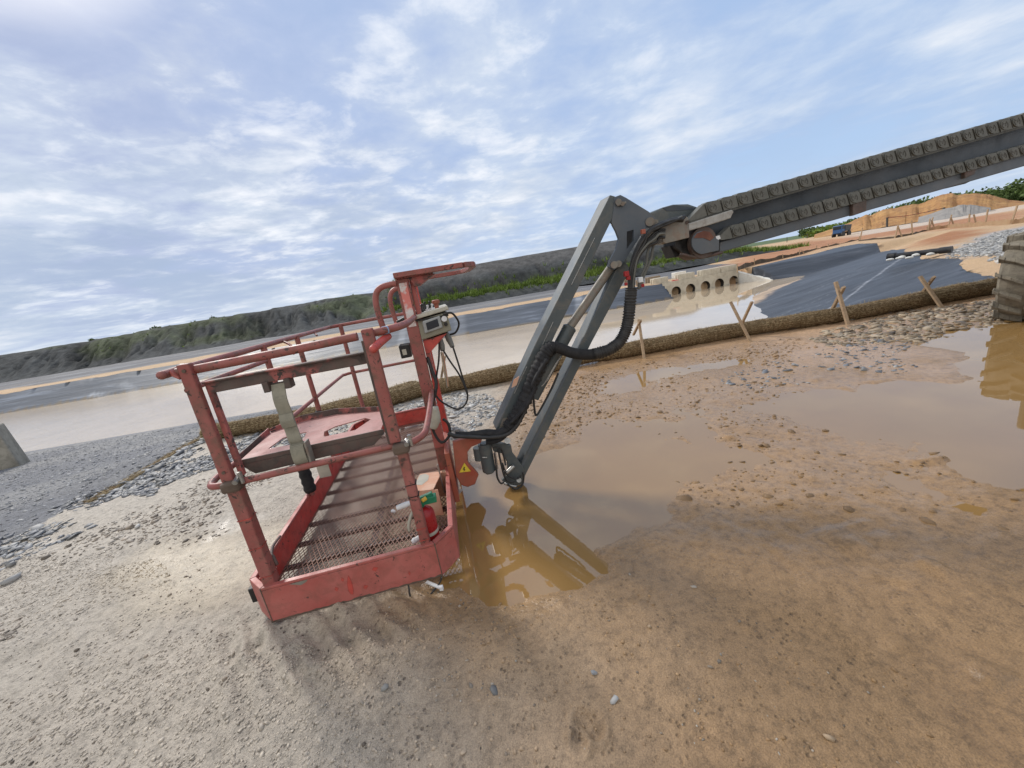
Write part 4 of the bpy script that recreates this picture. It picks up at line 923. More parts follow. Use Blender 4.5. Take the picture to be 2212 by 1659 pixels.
fl = npmesh('floor_grating', np.array(sv)-o_, np.array(sf), M['mesh'], False); fl.parent = basket; fl['label'] = 'rusty expanded metal floor'
for vj in np.arange(.16, 2.40, .205):
    m = MB(); m.box((-.07, vj-.011, .074), (.848, vj+.011, .0965), W); obj('floor_joist', m, M['bare_dark'], basket)
m = MB(); m.box((.36, .02, .072), (.40, 2.42, .0735), W); obj('floor_beam', m, M['bare_dark'], basket)
# flap of plate in the near left corner and the black bracket outside it
m = MB(); m.hexa([W(.04, .10, .11), W(.17, .14, .104), (W(.14, .24, .104)), W(.03, .2, .104), W(.04, .10, .114), W(.17, .14, .108), W(.14, .24, .108), W(.03, .2, .108)]); obj('corner_plate', m, M['red'], basket)
m = MB(); m.prism([W(.767, -.0015, .07), W(.771, -.0012, .07), W(.771, -.0012, .252), W(.767, -.0015, .252)], VV_*.0012); obj('weld_seam', m, M['clamp'], basket)
m = MB(); m.prism([W(.0, -.0015, .07), W(.004, -.0015, .07), W(.004, -.0015, .252), W(.0, -.0015, .252)], VV_*.0012); obj('weld_seam', m, M['clamp'], basket)
m = MB(); m.prism([W(u, -.0008, w) for u, w in ((.345, .125), (.352, .105), (.362, .10), (.368, .12), (.372, .15), (.371, .185), (.366, .205), (.358, .19), (.350, .165))], VV_*.0006); obj('paint_scuff', m, M['red_deep'], basket)
for (u, w, l) in ((.29, .15, .02), (.41, .12, .025), (.47, .20, .03), (.33, .19, .015), (.62, .13, .012)):
    m = MB(); m.prism([W(u, -.0008, w), W(u+l*.5, -.0008, w-.012), W(u+l, -.0008, w+.004), W(u+l*.4, -.0008, w+.014)], VV_*.0006); obj('paint_scuff', m, M['red_deep'], basket)
m = MB(); m.prism([W(u, -.0008, w) for u, w in [(.004, .07)]+[(q, .07+random.uniform(.0035, .012)) for q in np.linspace(.006, .766, 46)]+[(.767, .07)]], VV_*.0006); obj('rusted_edge', m, M['clamp'], basket)
m = MB(); m.prism([W(u, -.001, w) for u, w in ((.12, .2385), (.20, .2385), (.19, .228), (.165, .219), (.15, .226))], VV_*.0008); obj('bare_chip', m, M['plate'], basket)
m = MB(); m.box((-.118, .11, .115), (-.0855, .24, .19), W); br = obj('bumper_bracket', m, M['black'], basket, bevel=.004)
for v_ in (.14, .2):
    m = MB(); m.cyl(W(-.124, v_, .155), W(-.117, v_, .155), .008, 10); obj('bolt', m, M['steel'], br)
m = MB(); m.tube([W(.035, .10, .335), W(.0, .2, .325), W(-.06, .40, .262)], .007, 6, 5); m.tube([W(.06, .075, .30), W(.045, .09, .345), W(.035, .10, .335)], .008, 6, 3); obj('latch_rod', m, M['bare_dark'], basket, smooth=True)

# --- posts
def sqpost(u, v, w0, w1, name='post', a=.04, mat='red_tube', rnd=False, par=None, b=None):
    m = MB(); b = b or a
    if rnd: m.cyl(W(u, v, w0), W(u, v, w1), a/2, 14)
    else: m.box((u-a/2, v-b/2, w0), (u+a/2, v+b/2, w1), W)
    return obj(name, m, M[mat], par or basket, smooth='auto' if rnd else False, bevel=0 if rnd else .006)
pf = sqpost(.028, .050, .235, .72, a=.052)
for w_ in (.285, .43, .575):
    m = MB(); m.box((.0005, .0225, w_), (.0555, .0775, w_+.005), W); obj('collar', m, M['red_deep'], pf)
sqpost(.0145, .052, .755, 1.262, a=.048, b=.03)
m = MB(); m.hexa([W(-.010, .034, 1.205), W(-.0105, .034, 1.215), W(-.0105, .066, 1.215), W(-.010, .066, 1.205), W(-.034, .034, 1.225), W(-.034, .034, 1.250), W(-.034, .066, 1.250), W(-.034, .066, 1.225)]); obj('rail_bracket', m, M['red'], basket, bevel=.002)
pr_ = sqpost(.726, .035, .235, .74, a=.044)
for w_ in (.27, .33):
    m = MB(); m.box((.703, .012, w_), (.749, .058, w_+.006), W); obj('collar', m, M['red_deep'], pr_)
sqpost(.7085, .045, .765, 1.272, a=.048, b=.03)
m = MB(); m.box((.6735, .046, .762), (.6835, .078, 1.225), W); obj('gate_stile', m, M['bare_dark'], basket)
for (u, v, r_) in ((.028, .05, .031), (.726, .048, .030)):
    m = MB(); m.box((u-r_-.006, v-.042, .713), (u+r_+.006, v+.036, .760), W); obj('clamp', m, M['clamp'], basket, bevel=.012)
    m = MB(); m.cyl(W(u+.03, v-.046, .757), W(u+.03, v-.01, .765), .011, 8); m.cyl(W(u+.045, v-.02, .74), W(u+.045, v-.02, .79), .009, 8); obj('bolt', m, M['steel'], basket)
for (u, v) in ((-.062, .90), (-.056, 1.455)):
    sqpost(u+.01, v, .235, 1.245, a=.036, rnd=True)
sqpost(.045, 2.405, .235, 1.245, a=.04, rnd=True); sqpost(.72, 2.405, .235, 1.245, a=.04, rnd=True)
for (u, v, w0, w1, r_) in ((-.050, .895, .262, .455, .036), (-.052, 1.452, .50, .66, .024)):
    m = MB(); m.tube([W(u, v, w0+(w1-w0)*q) for q in np.linspace(0, 1, 9)], [r_*(1+.08*((k % 2)*2-1)) for k in range(9)], 14); obj('foam_sleeve', m, M['cloth_black'], basket, smooth=True)
m = MB(); m.box((-.06, 1.12, .245), (.02, 1.123, .345), W); obj('inspection_tag', m, M['cream'], basket)
# --- rails
def rail(name, pts, r, mat='red_tube', k=6, par=None, n=12):
    m = MB(); m.tube([W(*p) for p in pts], r, n, k); return obj(name, m, M[mat], par or basket, smooth='auto')
rail('top_rail', [(-.052, .02, 1.236), (-.058, .09, 1.236), (-.06, .2, 1.237), (-.056, 1.3, 1.238), (-.05, 2.28, 1.237), (-.035, 2.36, 1.237), (.05, 2.42, 1.237), (.3, 2.425, 1.24), (.62, 2.425, 1.24), (.76, 2.42, 1.24), (.845, 2.34, 1.24), (.86, 2.2, 1.24), (.86, 1.6, 1.24)], .0165)
m = MB(); m.ball(W(-.052, .017, 1.236), .0168, 10); obj('rail_end', m, M['red_tube'], basket, smooth=True)
rail('top_rail', [(-.03, .065, 1.232), (.04, .07, 1.232), (.36, .07, 1.237), (.66, .07, 1.246)], .018)
rail('top_rail', [(.70, .07, 1.247), (.775, .078, 1.25), (.83, .16, 1.252), (.85, .32, 1.253), (.856, .55, 1.254), (.858, .80, 1.255)], .0165)
m = MB(); m.tube([W(.762, .076, 1.249), W(.785, .085, 1.25)], .0178, 14); obj('blue_tape', m, M['blue_tape'], basket, smooth='auto')
m = MB(); m.tube([W(.775, .11, 1.222), W(.745, .02, 1.205), W(.728, -.03, 1.193)], .017, 12, 5); m.ball(W(.727, -.033, 1.192), .017, 10); obj('grab_handle', m, M['red_deep'], basket, smooth=True)
rail('cross_rail', [(-.05, .12, 1.15), (-.052, .3, 1.153), (-.056, .88, 1.15)], .013)
rail('mid_rail', [(.70, .06, .745), (.5, .055, .745), (.1, .05, .742), (.03, .05, .742), (-.04, .052, .743), (-.075, .08, .743), (-.092, .16, .744), (-.075, .26, .75), (-.06, .5, .755), (-.055, 1.3, .757), (-.05, 2.29, .757), (-.03, 2.37, .757), (.045, 2.42, .757), (.4, 2.42, .758), (.72, 2.42, .76)], .0145)
rail('mid_rail', [(.705, .05, .742), (.775, .066, .742), (.825, .13, .745), (.84, .25, .755), (.852, .5, .768), (.86, .79, .782)], .0155)
rail('brace', [(-.055, 1.20, 1.236), (.02, 1.12, 1.20), (.05, 1.04, 1.15)], .008, k=4); rail('brace', [(-.055, 1.9, 1.236), (-.01, 1.80, 1.205)], .008, k=4)
# --- gate between the near posts, with a folding tool tray
m = MB(); m.box((.045, .075, 1.126), (.672, .108, 1.178), W); m.box((.045, .056, 1.171), (.672, .075, 1.179), W); gate = obj('gate_bar', m, M['red_scraped'], basket, bevel=.003)
for (u0, u1) in ((.07, .30), (.47, .645)):
    m = MB(); m.prism([W(u0, .0745, 1.129), W(u1, .0745, 1.129), W(u1-.01, .0745, 1.150), W(u1-.05, .0745, 1.171), W(u0+.09, .0745, 1.171), W(u0+.03, .0745, 1.160), W(u0+.01, .0745, 1.145)], VV_*.0006); obj('worn_patch', m, M['bare_dark'], gate)
m = MB(); m.box((.040, .078, .755), (.062, .10, 1.17), W); obj('gate_stile', m, M['red_scraped'], basket, bevel=.003)
for u in (.262, .345):
    m = MB(); m.box((u-.012, .06, 1.088), (u+.012, .112, 1.131), W); obj('strap_clip', m, M['bare_dark'], gate, bevel=.003)
tz = .806
holes = [[(.118, .215), (.135, .345), (.19, .375), (.245, .36), (.262, .26), (.235, .20)], [(.365, .215), (.345, .30), (.385, .355), (.525, .395), (.562, .345), (.51, .215)]]
bm = bmesh_plate = None
import bmesh
def plate_with_holes(name, outer, holes, z, th, mat, par):
    bm = bmesh.new(); loops = []
    for lp in [outer]+holes:
        vs = [bm.verts.new(Vector(W(u, v, z))-Vector(o_)) for u, v in lp]; loops += [bm.edges.new((vs[i], vs[(i+1) % len(vs)])) for i in range(len(vs))]
    bmesh.ops.triangle_fill(bm, use_beauty=True, use_dissolve=False, edges=loops)
    me = bpy.data.meshes.new(name); bm.to_mesh(me); bm.free(); o = mkobj(name, me, M[mat], par)
    s_ = o.modifiers.new('thick', 'SOLIDIFY'); s_.thickness = th; s_.offset = 0; return o
tray = plate_with_holes('tool_tray', [(.04, .115), (.64, .115), (.635, .45), (.33, .60), (.15, .60), (.02, .50)], holes, tz, .005, 'red_dusty', basket)
tray['label'] = 'pale red tray with two angular cut-outs and a scraped dark front lip'
m = MB(); m.hexa([W(.045, .108, .795), W(.655, .108, .795), W(.655, .1145, .795), W(.045, .1145, .795), W(.045, .108, .815), W(.655, .108, .815), W(.655, .1145, .815), W(.045, .1145, .815)])
m.hexa([W(.09, .106, .742), W(.60, .106, .752), W(.60, .112, .752), W(.09, .112, .742), W(.045, .106, .794), W(.655, .106, .794), W(.655, .112, .794), W(.045, .112, .794)]); obj('front_lip', m, M['bare_dark'], tray)
m = MB(); m.prism([W(.15, .60, .80), W(.33, .60, .80), W(.33, .602, .842), W(.15, .602, .842)], VV_*.005); m.prism([W(.33, .60, .80), W(.635, .45, .80), W(.635, .45, .832), W(.33, .602, .842)], VV_*.005); m.prism([W(.02, .50, .80), W(.15, .60, .80), W(.15, .60, .842), W(.02, .50, .83)], VV_*.005); m.prism([W(.015, .13, .80), W(.012, .5, .80), W(.012, .5, .835), W(.015, .13, .822)], UU*.005); obj('tray_rim', m, M['red_scraped'], tray)

# --- console mount, overhead guard, hoops
m = MB(); m.box((.797, .80, .235), (.870, .845, 1.485), W); cp = obj('console_post', m, M['red_tube'], basket, bevel=.004)
m = MB(); m.box((.812, .7965, 1.20), (.858, .7995, 1.46), W); obj('peeled_patch', m, M['peel'], cp)
m = MB(); m.box((.874, .83, .86), (.90, .93, 1.485), W); obj('console_post', m, M['red'], basket, bevel=.004)
m = MB(); m.box((.835, 1.50, .235), (.885, 1.56, 1.485), W); obj('console_post', m, M['red_deep'], basket, bevel=.004)
m = MB(); m.box((.80, .79, .40), (.872, .797, .62), W); obj('gusset_plate', m, M['red'], basket, bevel=.002)
m = MB()
lp = [(.795, .77), (1.20, .77), (1.255, .83), (1.275, .95), (1.275, 1.35), (1.25, 1.50), (1.19, 1.56), (.795, 1.56)]
for a, b in zip(lp[:-1], lp[1:]): m.beam(W(*a, 1.505), W(*b, 1.505), .045, .030)
og = obj('overhead_guard', m, M['red_tube'], basket, bevel=.004)
m = MB(); m.box((.80, .775, 1.485), (1.02, .86, 1.4895), W); m.hexa([W(.90, .80, 1.43), W(.93, .80, 1.43), W(.93, .90, 1.43), W(.90, .9, 1.43), W(.87, .80, 1.484), W(1.03, .80, 1.484), W(1.03, .9, 1.484), W(.87, .9, 1.484)]); obj('gusset_plate', m, M['red_scraped'], og)
for v, s_ in ((.80, 1), (1.53, 1)):
    rail('guard_hoop', [(.672, v, 1.18), (.662, v, 1.25), (.657, v, 1.33), (.661, v, 1.39), (.678, v, 1.432), (.71, v, 1.455), (.76, v, 1.462), (.80, v, 1.462)], .0175)
rail('hoop_rail', [(.672, .79, 1.20), (.672, 1.2, 1.20), (.672, 1.55, 1.20)], .013, 'red_deep', 2)

# --- control console
m = MB(); m.hexa([W(.868, .80, 1.108), W(1.062, .80, 1.135), W(1.062, 1.40, 1.135), W(.868, 1.40, 1.108), W(.868, .80, 1.232), W(1.052, .80, 1.25), W(1.052, 1.40, 1.25), W(.868, 1.40, 1.232)])
con = obj('control_console', m, M['olive'], lift, bevel=.008)
m = MB(); m.hexa([W(.855, .785, 1.238), W(1.07, .785, 1.262), W(1.07, 1.42, 1.262), W(.855, 1.42, 1.238), W(.86, .79, 1.262), W(1.065, .79, 1.288), W(1.065, 1.41, 1.288), W(.86, 1.41, 1.262)]); obj('console_lid', m, M['cream'], con, bevel=.006)
m = MB(); m.box((.86, .79, 1.226), (1.06, 1.41, 1.236), W); obj('lid_seal', m, M['black'], con)
m = MB(); m.hexa([W(.897, .785, 1.145), W(1.012, .785, 1.163), W(1.012, .7995, 1.163), W(.897, .7995, 1.145), W(.897, .785, 1.222), W(1.008, .785, 1.238), W(1.008, .7995, 1.238), W(.897, .7995, 1.222)]); obj('display_frame', m, M['grey_light'], con, bevel=.008)
m = MB(); m.hexa([W(.917, .7825, 1.163), W(.992, .7825, 1.176), W(.992, .7847, 1.176), W(.917, .7847, 1.163), W(.917, .7825, 1.208), W(.990, .7825, 1.222), W(.990, .7847, 1.222), W(.917, .7847, 1.208)]); obj('display_screen', m, M['screen'], con)
m = MB(); m.cyl(W(1.03, .80, 1.214), W(1.03, .775, 1.214), .017, 14); obj('gland_nut', m, M['white'], con, smooth='auto')
m = MB(); m.cyl(W(1.033, .80, 1.18), W(1.033, .785, 1.18), .012, 12); obj('button', m, M['black'], con, smooth='auto')
for (u, v, h_) in ((.88, .88, .05), (.90, 1.0, .045), (.92, 1.12, .055), (.95, 1.22, .05), (.90, 1.28, .045), (.97, .9, .03), (.94, .96, .03), (1.0, 1.1, .04)):
    m = MB(); b0 = 1.262+(u-.86)*.127; m.cyl(W(u, v, b0), W(u, v, b0+.012), .014, 10); m.cyl(W(u, v, b0+.012), W(u+.004, v-.004, b0+h_), .005, 8); m.ball(W(u+.004, v-.004, b0+h_), .008, 8); obj('joystick', m, M['black' if h_ > .04 else 'white'], con, smooth='auto')
m = MB(); m.cyl(W(1.0, .95, 1.278), W(1.0, .95, 1.305), .014, 12); m.tube([W(1.0, .95, 1.305), W(1.0, .95, 1.312), W(1.0, .95, 1.328), W(1.0, .95, 1.333)], [.018, .026, .026, .016], 14); obj('emergency_button', m, M['orange'], con, smooth='auto')
m = MB(); m.hexa([W(.60, .93, 1.165), W(.80, .93, 1.195), W(.80, 1.45, 1.195), W(.60, 1.45, 1.165), W(.60, .93, 1.178), W(.80, .93, 1.225), W(.80, 1.45, 1.225), W(.60, 1.45, 1.178)]); pn = obj('operator_panel', m, M['cream'], con, bevel=.005)
m = MB(); m.hexa([W(.725, 1.0, 1.213), W(.79, 1.0, 1.226), W(.79, 1.2, 1.226), W(.725, 1.2, 1.213), W(.725, 1.0, 1.242), W(.79, 1.0, 1.262), W(.79, 1.2, 1.262), W(.725, 1.2, 1.242)]); obj('switch_cover', m, M['black'], con, bevel=.004)
m = MB(); m.box((.725, .80, 1.02), (.79, .90, 1.10), W); o1 = obj('light_box', m, M['black'], con, bevel=.005)
m = MB(); m.box((.74, .797, 1.04), (.765, .7995, 1.075), W); obj('light_lens', m, M['cream'], con)
m = MB(); m.hexa([W(.875, .82, 1.02), W(.90, .82, 1.02), W(.90, 1.38, 1.02), W(.875, 1.38, 1.02), W(.875, .82, 1.10), W(1.03, .82, 1.122), W(1.03, 1.38, 1.122), W(.875, 1.38, 1.10)]); obj('console_bracket', m, M['red_deep'], con)
def cpx(pts, v, r, name, mat, k=6, par=con, n=8):
    """a cable through photo columns lying at distance v along the basket"""
    out = []
    for q in pts:
        d = ray(q[0], q[1]); vv = q[2] if len(q) > 2 else v; t = ((O0+VV_*vv-EYE)@VV_)/(d@VV_); out.append(EYE+d*t)
    m = MB(); m.tube(out, r, n, k); return obj(name, m, M[mat], par, smooth=True)
cpx([(949, 727), (954, 746), (957, 758)], .88, [.014, .020, .013], 'cable_plug', 'grey_plastic', 3, n=12)
cpx([(962, 716), (970, 733), (978, 750)], .90, [.014, .020, .013], 'cable_plug', 'grey_plastic', 3, n=12)
cpx([(957, 679, .78), (975, 676, .80), (988, 690, .84), (991, 703, .88), (983, 719, .9), (965, 724, .92)], .85, .0065, 'cable', 'rubber')
cpx([(978, 748), (990, 785), (1002, 825), (1010, 852), (1006, 872), (992, 883), (975, 880), (952, 866), (940, 852)], .88, .006, 'cable', 'rubber')
cpx([(957, 756), (972, 780), (990, 806), (1002, 830), (1009, 850)], .87, .006, 'cable', 'rubber')
cpx([(949, 728), (948, 775), (944, 805), (940, 835)], .86, .006, 'cable', 'rubber')
cpx([(957, 762), (962, 790), (966, 815), (968, 835)], .92, .004, 'wire', 'tan_box', n=6)
cpx([(953, 760), (960, 795), (966, 838)], .93, .0035, 'wire', 'cream', n=6)
cpx([(923, 772, .83), (933, 800, .81), (942, 825, .80), (940, 850, .79), (934, 872, .79), (938, 895, .79)], .8, .011, 'cable', 'rubber')
cpx([(936, 882), (930, 905), (938, 935), (952, 955), (964, 950), (972, 935), (968, 915), (957, 905)], .72, .009, 'cable', 'rubber')
cpx([(936, 880), (940, 905), (936, 925)], .70, [.03, .034, .022], 'horn', 'cream', 4, n=12)

pts_ = [(945, 1003), (949, 1018), (953, 1036), (957, 1050), (961, 1064)]
cpx(pts_, .62, [.0045+.0025*(k % 2) for k in range(60)], 'safety_chain', 'steel', 15, basket, 6)
for (u, v, w) in ((.0145, .036, 1.235), (.0145, .036, .80), (.7085, .029, 1.25), (.7085, .029, .83)):
    m = MB(); m.cyl(W(u, v-.004, w), W(u, v+.002, w), .007, 8); obj('bolt', m, M['clamp'], basket)
for (u, v, w) in ((.728, .035, .50), (.729, .035, .56)):
    m = MB(); m.box((u-.0245, v-.0245, w), (u+.0245, v+.0245, w+.003), W); obj('cable_tie', m, M['black'], basket)
# --- orange platform mount, rotator, jib foot
def jplate(pts, off, th): # photo outline on the boom plane (offset to the viewer), extruded away
    return MB().prism([tuple(jp(x, y, off)) for x, y in pts], -JN*th)
m = jplate([(978, 956), (995, 950), (1016, 946), (1034, 945), (1041, 949), (1039, 957), (1019, 965), (1010, 976), (1011, 1000), (1026, 1016), (1034, 1025), (1026, 1046), (1010, 1052), (997, 1048), (986, 1030)], .02, .035)
mount = obj('platform_mount', m, M['orange'], lift, bevel=.004)
m = jplate([(978, 956), (995, 950), (1016, 946), (1034, 945), (1041, 949), (1039, 957), (1019, 965), (1010, 976), (1011, 1000), (1026, 1016), (1034, 1025), (1026, 1046), (1010, 1052), (997, 1048), (986, 1030)], -.14, .03); obj('back_plate', m, M['orange'], mount)
m = MB(); m.prism([W(.8625, .62, .08), W(.8625, .98, .08), W(.8625, .98, .42), W(.8625, .62, .42)], UU*.03); obj('mounting_flange', m, M['orange'], mount, bevel=.003)
m = jplate([(992, 1021), (1003, 1000), (1017, 1018)], .023, .002); lb = obj('warning_label', m, M['yellow_label'], mount, label='yellow triangular warning sticker')
tri = [jp(*p, .0245) for p in ((1002, 1009), (1004.5, 1009), (1003.4, 1014), (1005.5, 1014), (1001.5, 1019), (1002.6, 1014.6), (1000.6, 1014.6))]
m = MB(); m.prism([tuple(p) for p in tri], -JN*.001); obj('lightning_mark', m, M['black'], lb)
m = MB(); m.cyl(jp(1046, 958, 0), jp(1057, 1016, 0), .043, 20); rot = obj('rotator', m, M['grey'], lift, smooth='auto')
m = MB(); m.cyl(jp(1033, 966, -.02), jp(1037, 992, -.02), .035, 16); m.cyl(jp(1047, 961, 0), jp(1046.5, 956, 0), .03, 16); m.cyl(jp(1056.5, 1014, 0), jp(1058, 1020, 0), .03, 16); obj('end_cap', m, M['grey'], rot, smooth='auto')
for a, b in (((1042, 988), (1052, 988)), ((1069, 976), (1075, 1012)),):
    m = MB(); m.cyl(jp(*a, .05), jp(*b, .05), .005, 8); obj('hydraulic_pipe', m, M['steel'], rot, smooth='auto')
foot_px = [(1060, 957), (1085, 958), (1104, 962), (1107, 978), (1118, 992), (1130, 1010), (1134, 1030), (1127, 1046), (1113, 1052), (1096, 1047), (1084, 1038), (1098, 1022), (1096, 1000), (1086, 980), (1066, 975)]
m = jplate(foot_px, .0, .03); foot = obj('jib_foot', m, M['grey'], lift, bevel=.004)
m = jplate(foot_px, -.12, .03); obj('foot_plate', m, M['grey'], foot)
m = MB()
for c, r_ in (((1121, 1037), .016), ((1096, 952), .02)): m.cyl(jp(*c, .02), jp(*c, -.16), r_, 14)
obj('pivot_pin', m, M['steel'], foot, smooth='auto')
m = MB(); m.tube([jp(1089, 1024, .02), jp(1098, 1018, .03), jp(1110, 1006, .02)], .014, 10, 4); obj('hydraulic_fitting', m, M['steel'], foot, smooth=True)
m = MB(); m.tube([jp(1090, 1044, .02), jp(1104, 1049, .02), jp(1116, 1051, .02)], .010, 8, 3); obj('hydraulic_fitting', m, M['steel'], foot, smooth=True)
for pts in ([(1068, 978), (1072, 1005), (1074, 1030), (1082, 1044), (1090, 1040)], [(1076, 970), (1082, 1000), (1090, 1030), (1100, 1040), (1112, 1040)], [(1085, 1000), (1092, 1020), (1102, 1030), (1116, 1034), (1126, 1028)], [(1096, 1046), (1112, 1056), (1126, 1050), (1131, 1036), (1129, 1020)], [(1064, 966), (1080, 968), (1088, 985), (1092, 1005)]):
    m = MB(); m.tube([jp(x, y, .035+.01*random.random()) for x, y in pts], .0062, 8, 6); obj('hydraulic_hose', m, M['rubber'], foot, smooth=True)

# --- jib: two parallel box tubes and a lift cylinder
jib = None
m = jplate([(1329, 424), (1336, 446), (1199, 724), (1112, 922), (1090, 940), (1076, 936), (1072, 926), (1158, 740), (1318, 421)], 0, .135); jib = obj('jib', m, M['grey'], lift, bevel=.004)
tb_f = [(1352, 566), (1362, 582), (1278, 740), (1133, 1031), (1122, 1038), (1114, 1030), (1133, 985), (1263, 724), (1342, 560)]
m = jplate(tb_f, -.02, .12); obj('lower_tube', m, M['grey'], jib, bevel=.004)
def weld(a, b, r=.0022, off=.0015):
    m = MB(); k = 46; m.tube([jp(a[0]+(b[0]-a[0])*i/k, a[1]+(b[1]-a[1])*i/k, off) for i in range(k+1)], [r*(1.25 if i % 2 else .7) for i in range(k+1)], 6); return obj('weld_seam', m, M['steel'], jib, smooth=True)
weld((1285, 513), (1234, 616)); weld((1195, 695), (1172, 745)); weld((1138, 792), (1111, 850))
m = jplate([(1249, 752), (1253, 752), (1124, 1020), (1120, 1020)], -.018, .003); obj('weld_seam', m, M['grey_lower'], jib)
m = MB(); a, b, c = jp(1322, 575, -.07), jp(1232, 705, -.07), jp(1150, 858, -.07)
m.cyl(a, b, .028, 18); obj('cylinder_rod', m, M['plate'], jib, smooth='auto')
m = MB(); m.tube([b, b+(c-b)*.02, b+(c-b)*.05, c], [.036, .046, .044, .044], 20); obj('lift_cylinder', m, M['grey'], jib, smooth='auto')
m = MB(); m.cyl(jp(1327, 572, .02), jp(1327, 572, -.16), .022, 16); m.cyl(jp(1336, 570, .02), jp(1336, 570, -.16), .02, 16); obj('pivot_pin', m, M['plate'], jib, smooth='auto')
m = jplate([(1086, 905), (1104, 900), (1100, 925), (1088, 938), (1077, 930)], .003, .006); obj('hinge_plate', m, M['plate'], jib)
for c in ((1094, 912), (1098, 926)):
    m = MB(); m.cyl(jp(*c, .015), jp(*c, 0), .012, 12); obj('bolt', m, M['plate'], jib, smooth='auto')
m = jplate([(1110, 820), (1122, 812), (1116, 832), (1105, 838)], .003, .004); obj('rust_patch', m, M['tan_box'], jib)
for pts in ([(1169, 834), (1176, 828), (1192, 800), (1205, 778)], [(1180, 826), (1196, 796), (1211, 770)]):
    m = MB(); m.tube([jp(x, y, -.03) for x, y in pts], .005, 8, 4); obj('hydraulic_pipe', m, M['steel'], jib, smooth=True)
m = MB(); m.tube([jp(*p, -.03) for p in ((1152, 850), (1154, 878), (1158, 897), (1170, 880), (1192, 838), (1206, 806))], .007, 8, 6); obj('hydraulic_hose', m, M['rubber'], jib, smooth=True)

# --- knuckle between jib and boom
kn = [(1327, 426), (1340, 421), (1352, 427), (1401, 457), (1420, 474), (1418, 488), (1393, 494), (1378, 518), (1354, 556), (1342, 574), (1326, 583), (1314, 576), (1318, 562), (1331, 538), (1337, 515), (1331, 499), (1321, 480), (1325, 455)]
win = [(1354, 500), (1369, 496), (1369, 520), (1354, 538)]
def jp_holes(name, outer, holes, off, th, mat, par):
    bm = bmesh.new(); loops = []
    for lp in [outer]+holes:
        vs = [bm.verts.new(Vector(jp(x, y, off))-Vector(o_)) for x, y in lp]; loops += [bm.edges.new((vs[i], vs[(i+1) % len(vs)])) for i in range(len(vs))]
    bmesh.ops.triangle_fill(bm, use_beauty=True, use_dissolve=False, edges=loops); bmesh.ops.recalc_face_normals(bm, faces=bm.faces)
    if bm.faces and Vector(bm.faces[:][0].normal).dot(Vector(JN)) < 0: bmesh.ops.reverse_faces(bm, faces=bm.faces)
    me = bpy.data.meshes.new(name); bm.to_mesh(me); bm.free(); o = mkobj(name, me, M[mat], par)
    s_ = o.modifiers.new('thick', 'SOLIDIFY'); s_.thickness = th; s_.offset = -1; return o
knk = jp_holes('knuckle', kn, [win], .004, .02, 'grey_lower', lift)
jp_holes('side_plate', kn, [], -.12, .02, 'grey_lower', knk)
web = [(1324, 458), (1331, 480), (1340, 499), (1346, 515), (1340, 538), (1326, 566)]
m = MB()
for p, q in zip(web[:-1], web[1:]):
    a, b = jp(*p, -.016), jp(*q, -.016); a2, b2 = jp(*p, -.119), jp(*q, -.119); n_ = np.array([0.006, 0, 0]); m.hexa([tuple(x) for x in (a, b, b2, a2, a+n_, b+n_, b2+n_, a2+n_)])
obj('web_plate', m, M['plate'], knk)
for c, r_ in (((1336, 436), .018), ((1404, 479), .026), ((1415, 481), .02), ((1345, 440), .012)):
    m = MB(); m.cyl(jp(*c, .022), jp(*c, -.15), r_, 16); obj('pivot_pin', m, M['plate'], knk, smooth='auto')
m = MB(); m.beam(jp(1333, 444, .012), jp(1352, 437, .012), .012, .012, tuple(JN)); obj('pin_keeper', m, M['plate'], knk, bevel=.002)

# --- boom: nose, upper box, lower beam, two cable carriers. End points are extended past the frame to the turntable.
def ext(a, b, k): a, b = np.array(a), np.array(b); return tuple(a+(b-a)*k)
K = 2.15
def bar(tl, bl, tr, br, off, th):   # quad on the boom plane, right end pushed on past the frame
    TL, BL, TR, BR = jp(*tl, off), jp(*bl, off), jp(*tr, off), jp(*br, off)
    return MB().prism([tuple(BL), ext(BL, BR, K), ext(TL, TR, K), tuple(TL)], -JN*th)
boom = obj('boom', bar((1487, 470), (1520, 545), (2212, 262), (2212, 352), -.075, .22), M['grey_dark'], lift, bevel=.006)
m = jplate([(1406, 459), (1434, 447), (1456, 441), (1488, 440), (1512, 448), (1530, 470), (1520, 520), (1440, 522), (1414, 500)], -.09, .19); obj('boom_nose', m, M['grey'], boom, bevel=.012)
m = jplate([(1432, 449), (1456, 443.5), (1506, 449), (1500, 453), (1440, 456)], -.088, .004); obj('nose_seam', m, M['grey_dark'], boom)
lb_ = obj('lower_beam', bar((1556, 522), (1554, 546), (2212, 334), (2212, 359), -.012, .15), M['grey_lower'], boom, bevel=.006)
m = jplate([(1426, 481), (1481, 466.4), (1487, 470), (1489.5, 513), (1438, 526), (1433, 523)], .03, .035); sp = obj('side_plate', m, M['plate'], boom, bevel=.003)
for c in ((1437, 485), (1473, 473), (1484, 480)):
    m = MB(); m.cyl(jp(*c, .038), jp(*c, .031), .011, 10); obj('bolt', m, M['bare_dark'], sp)
m = jplate([(1488, 482.5), (1582, 452.5), (1586, 458), (1583, 462), (1579, 471), (1568, 475), (1540, 484), (1502, 495), (1489, 499)], .03, .05); obj('wear_bar', m, M['bar'], boom, bevel=.006)
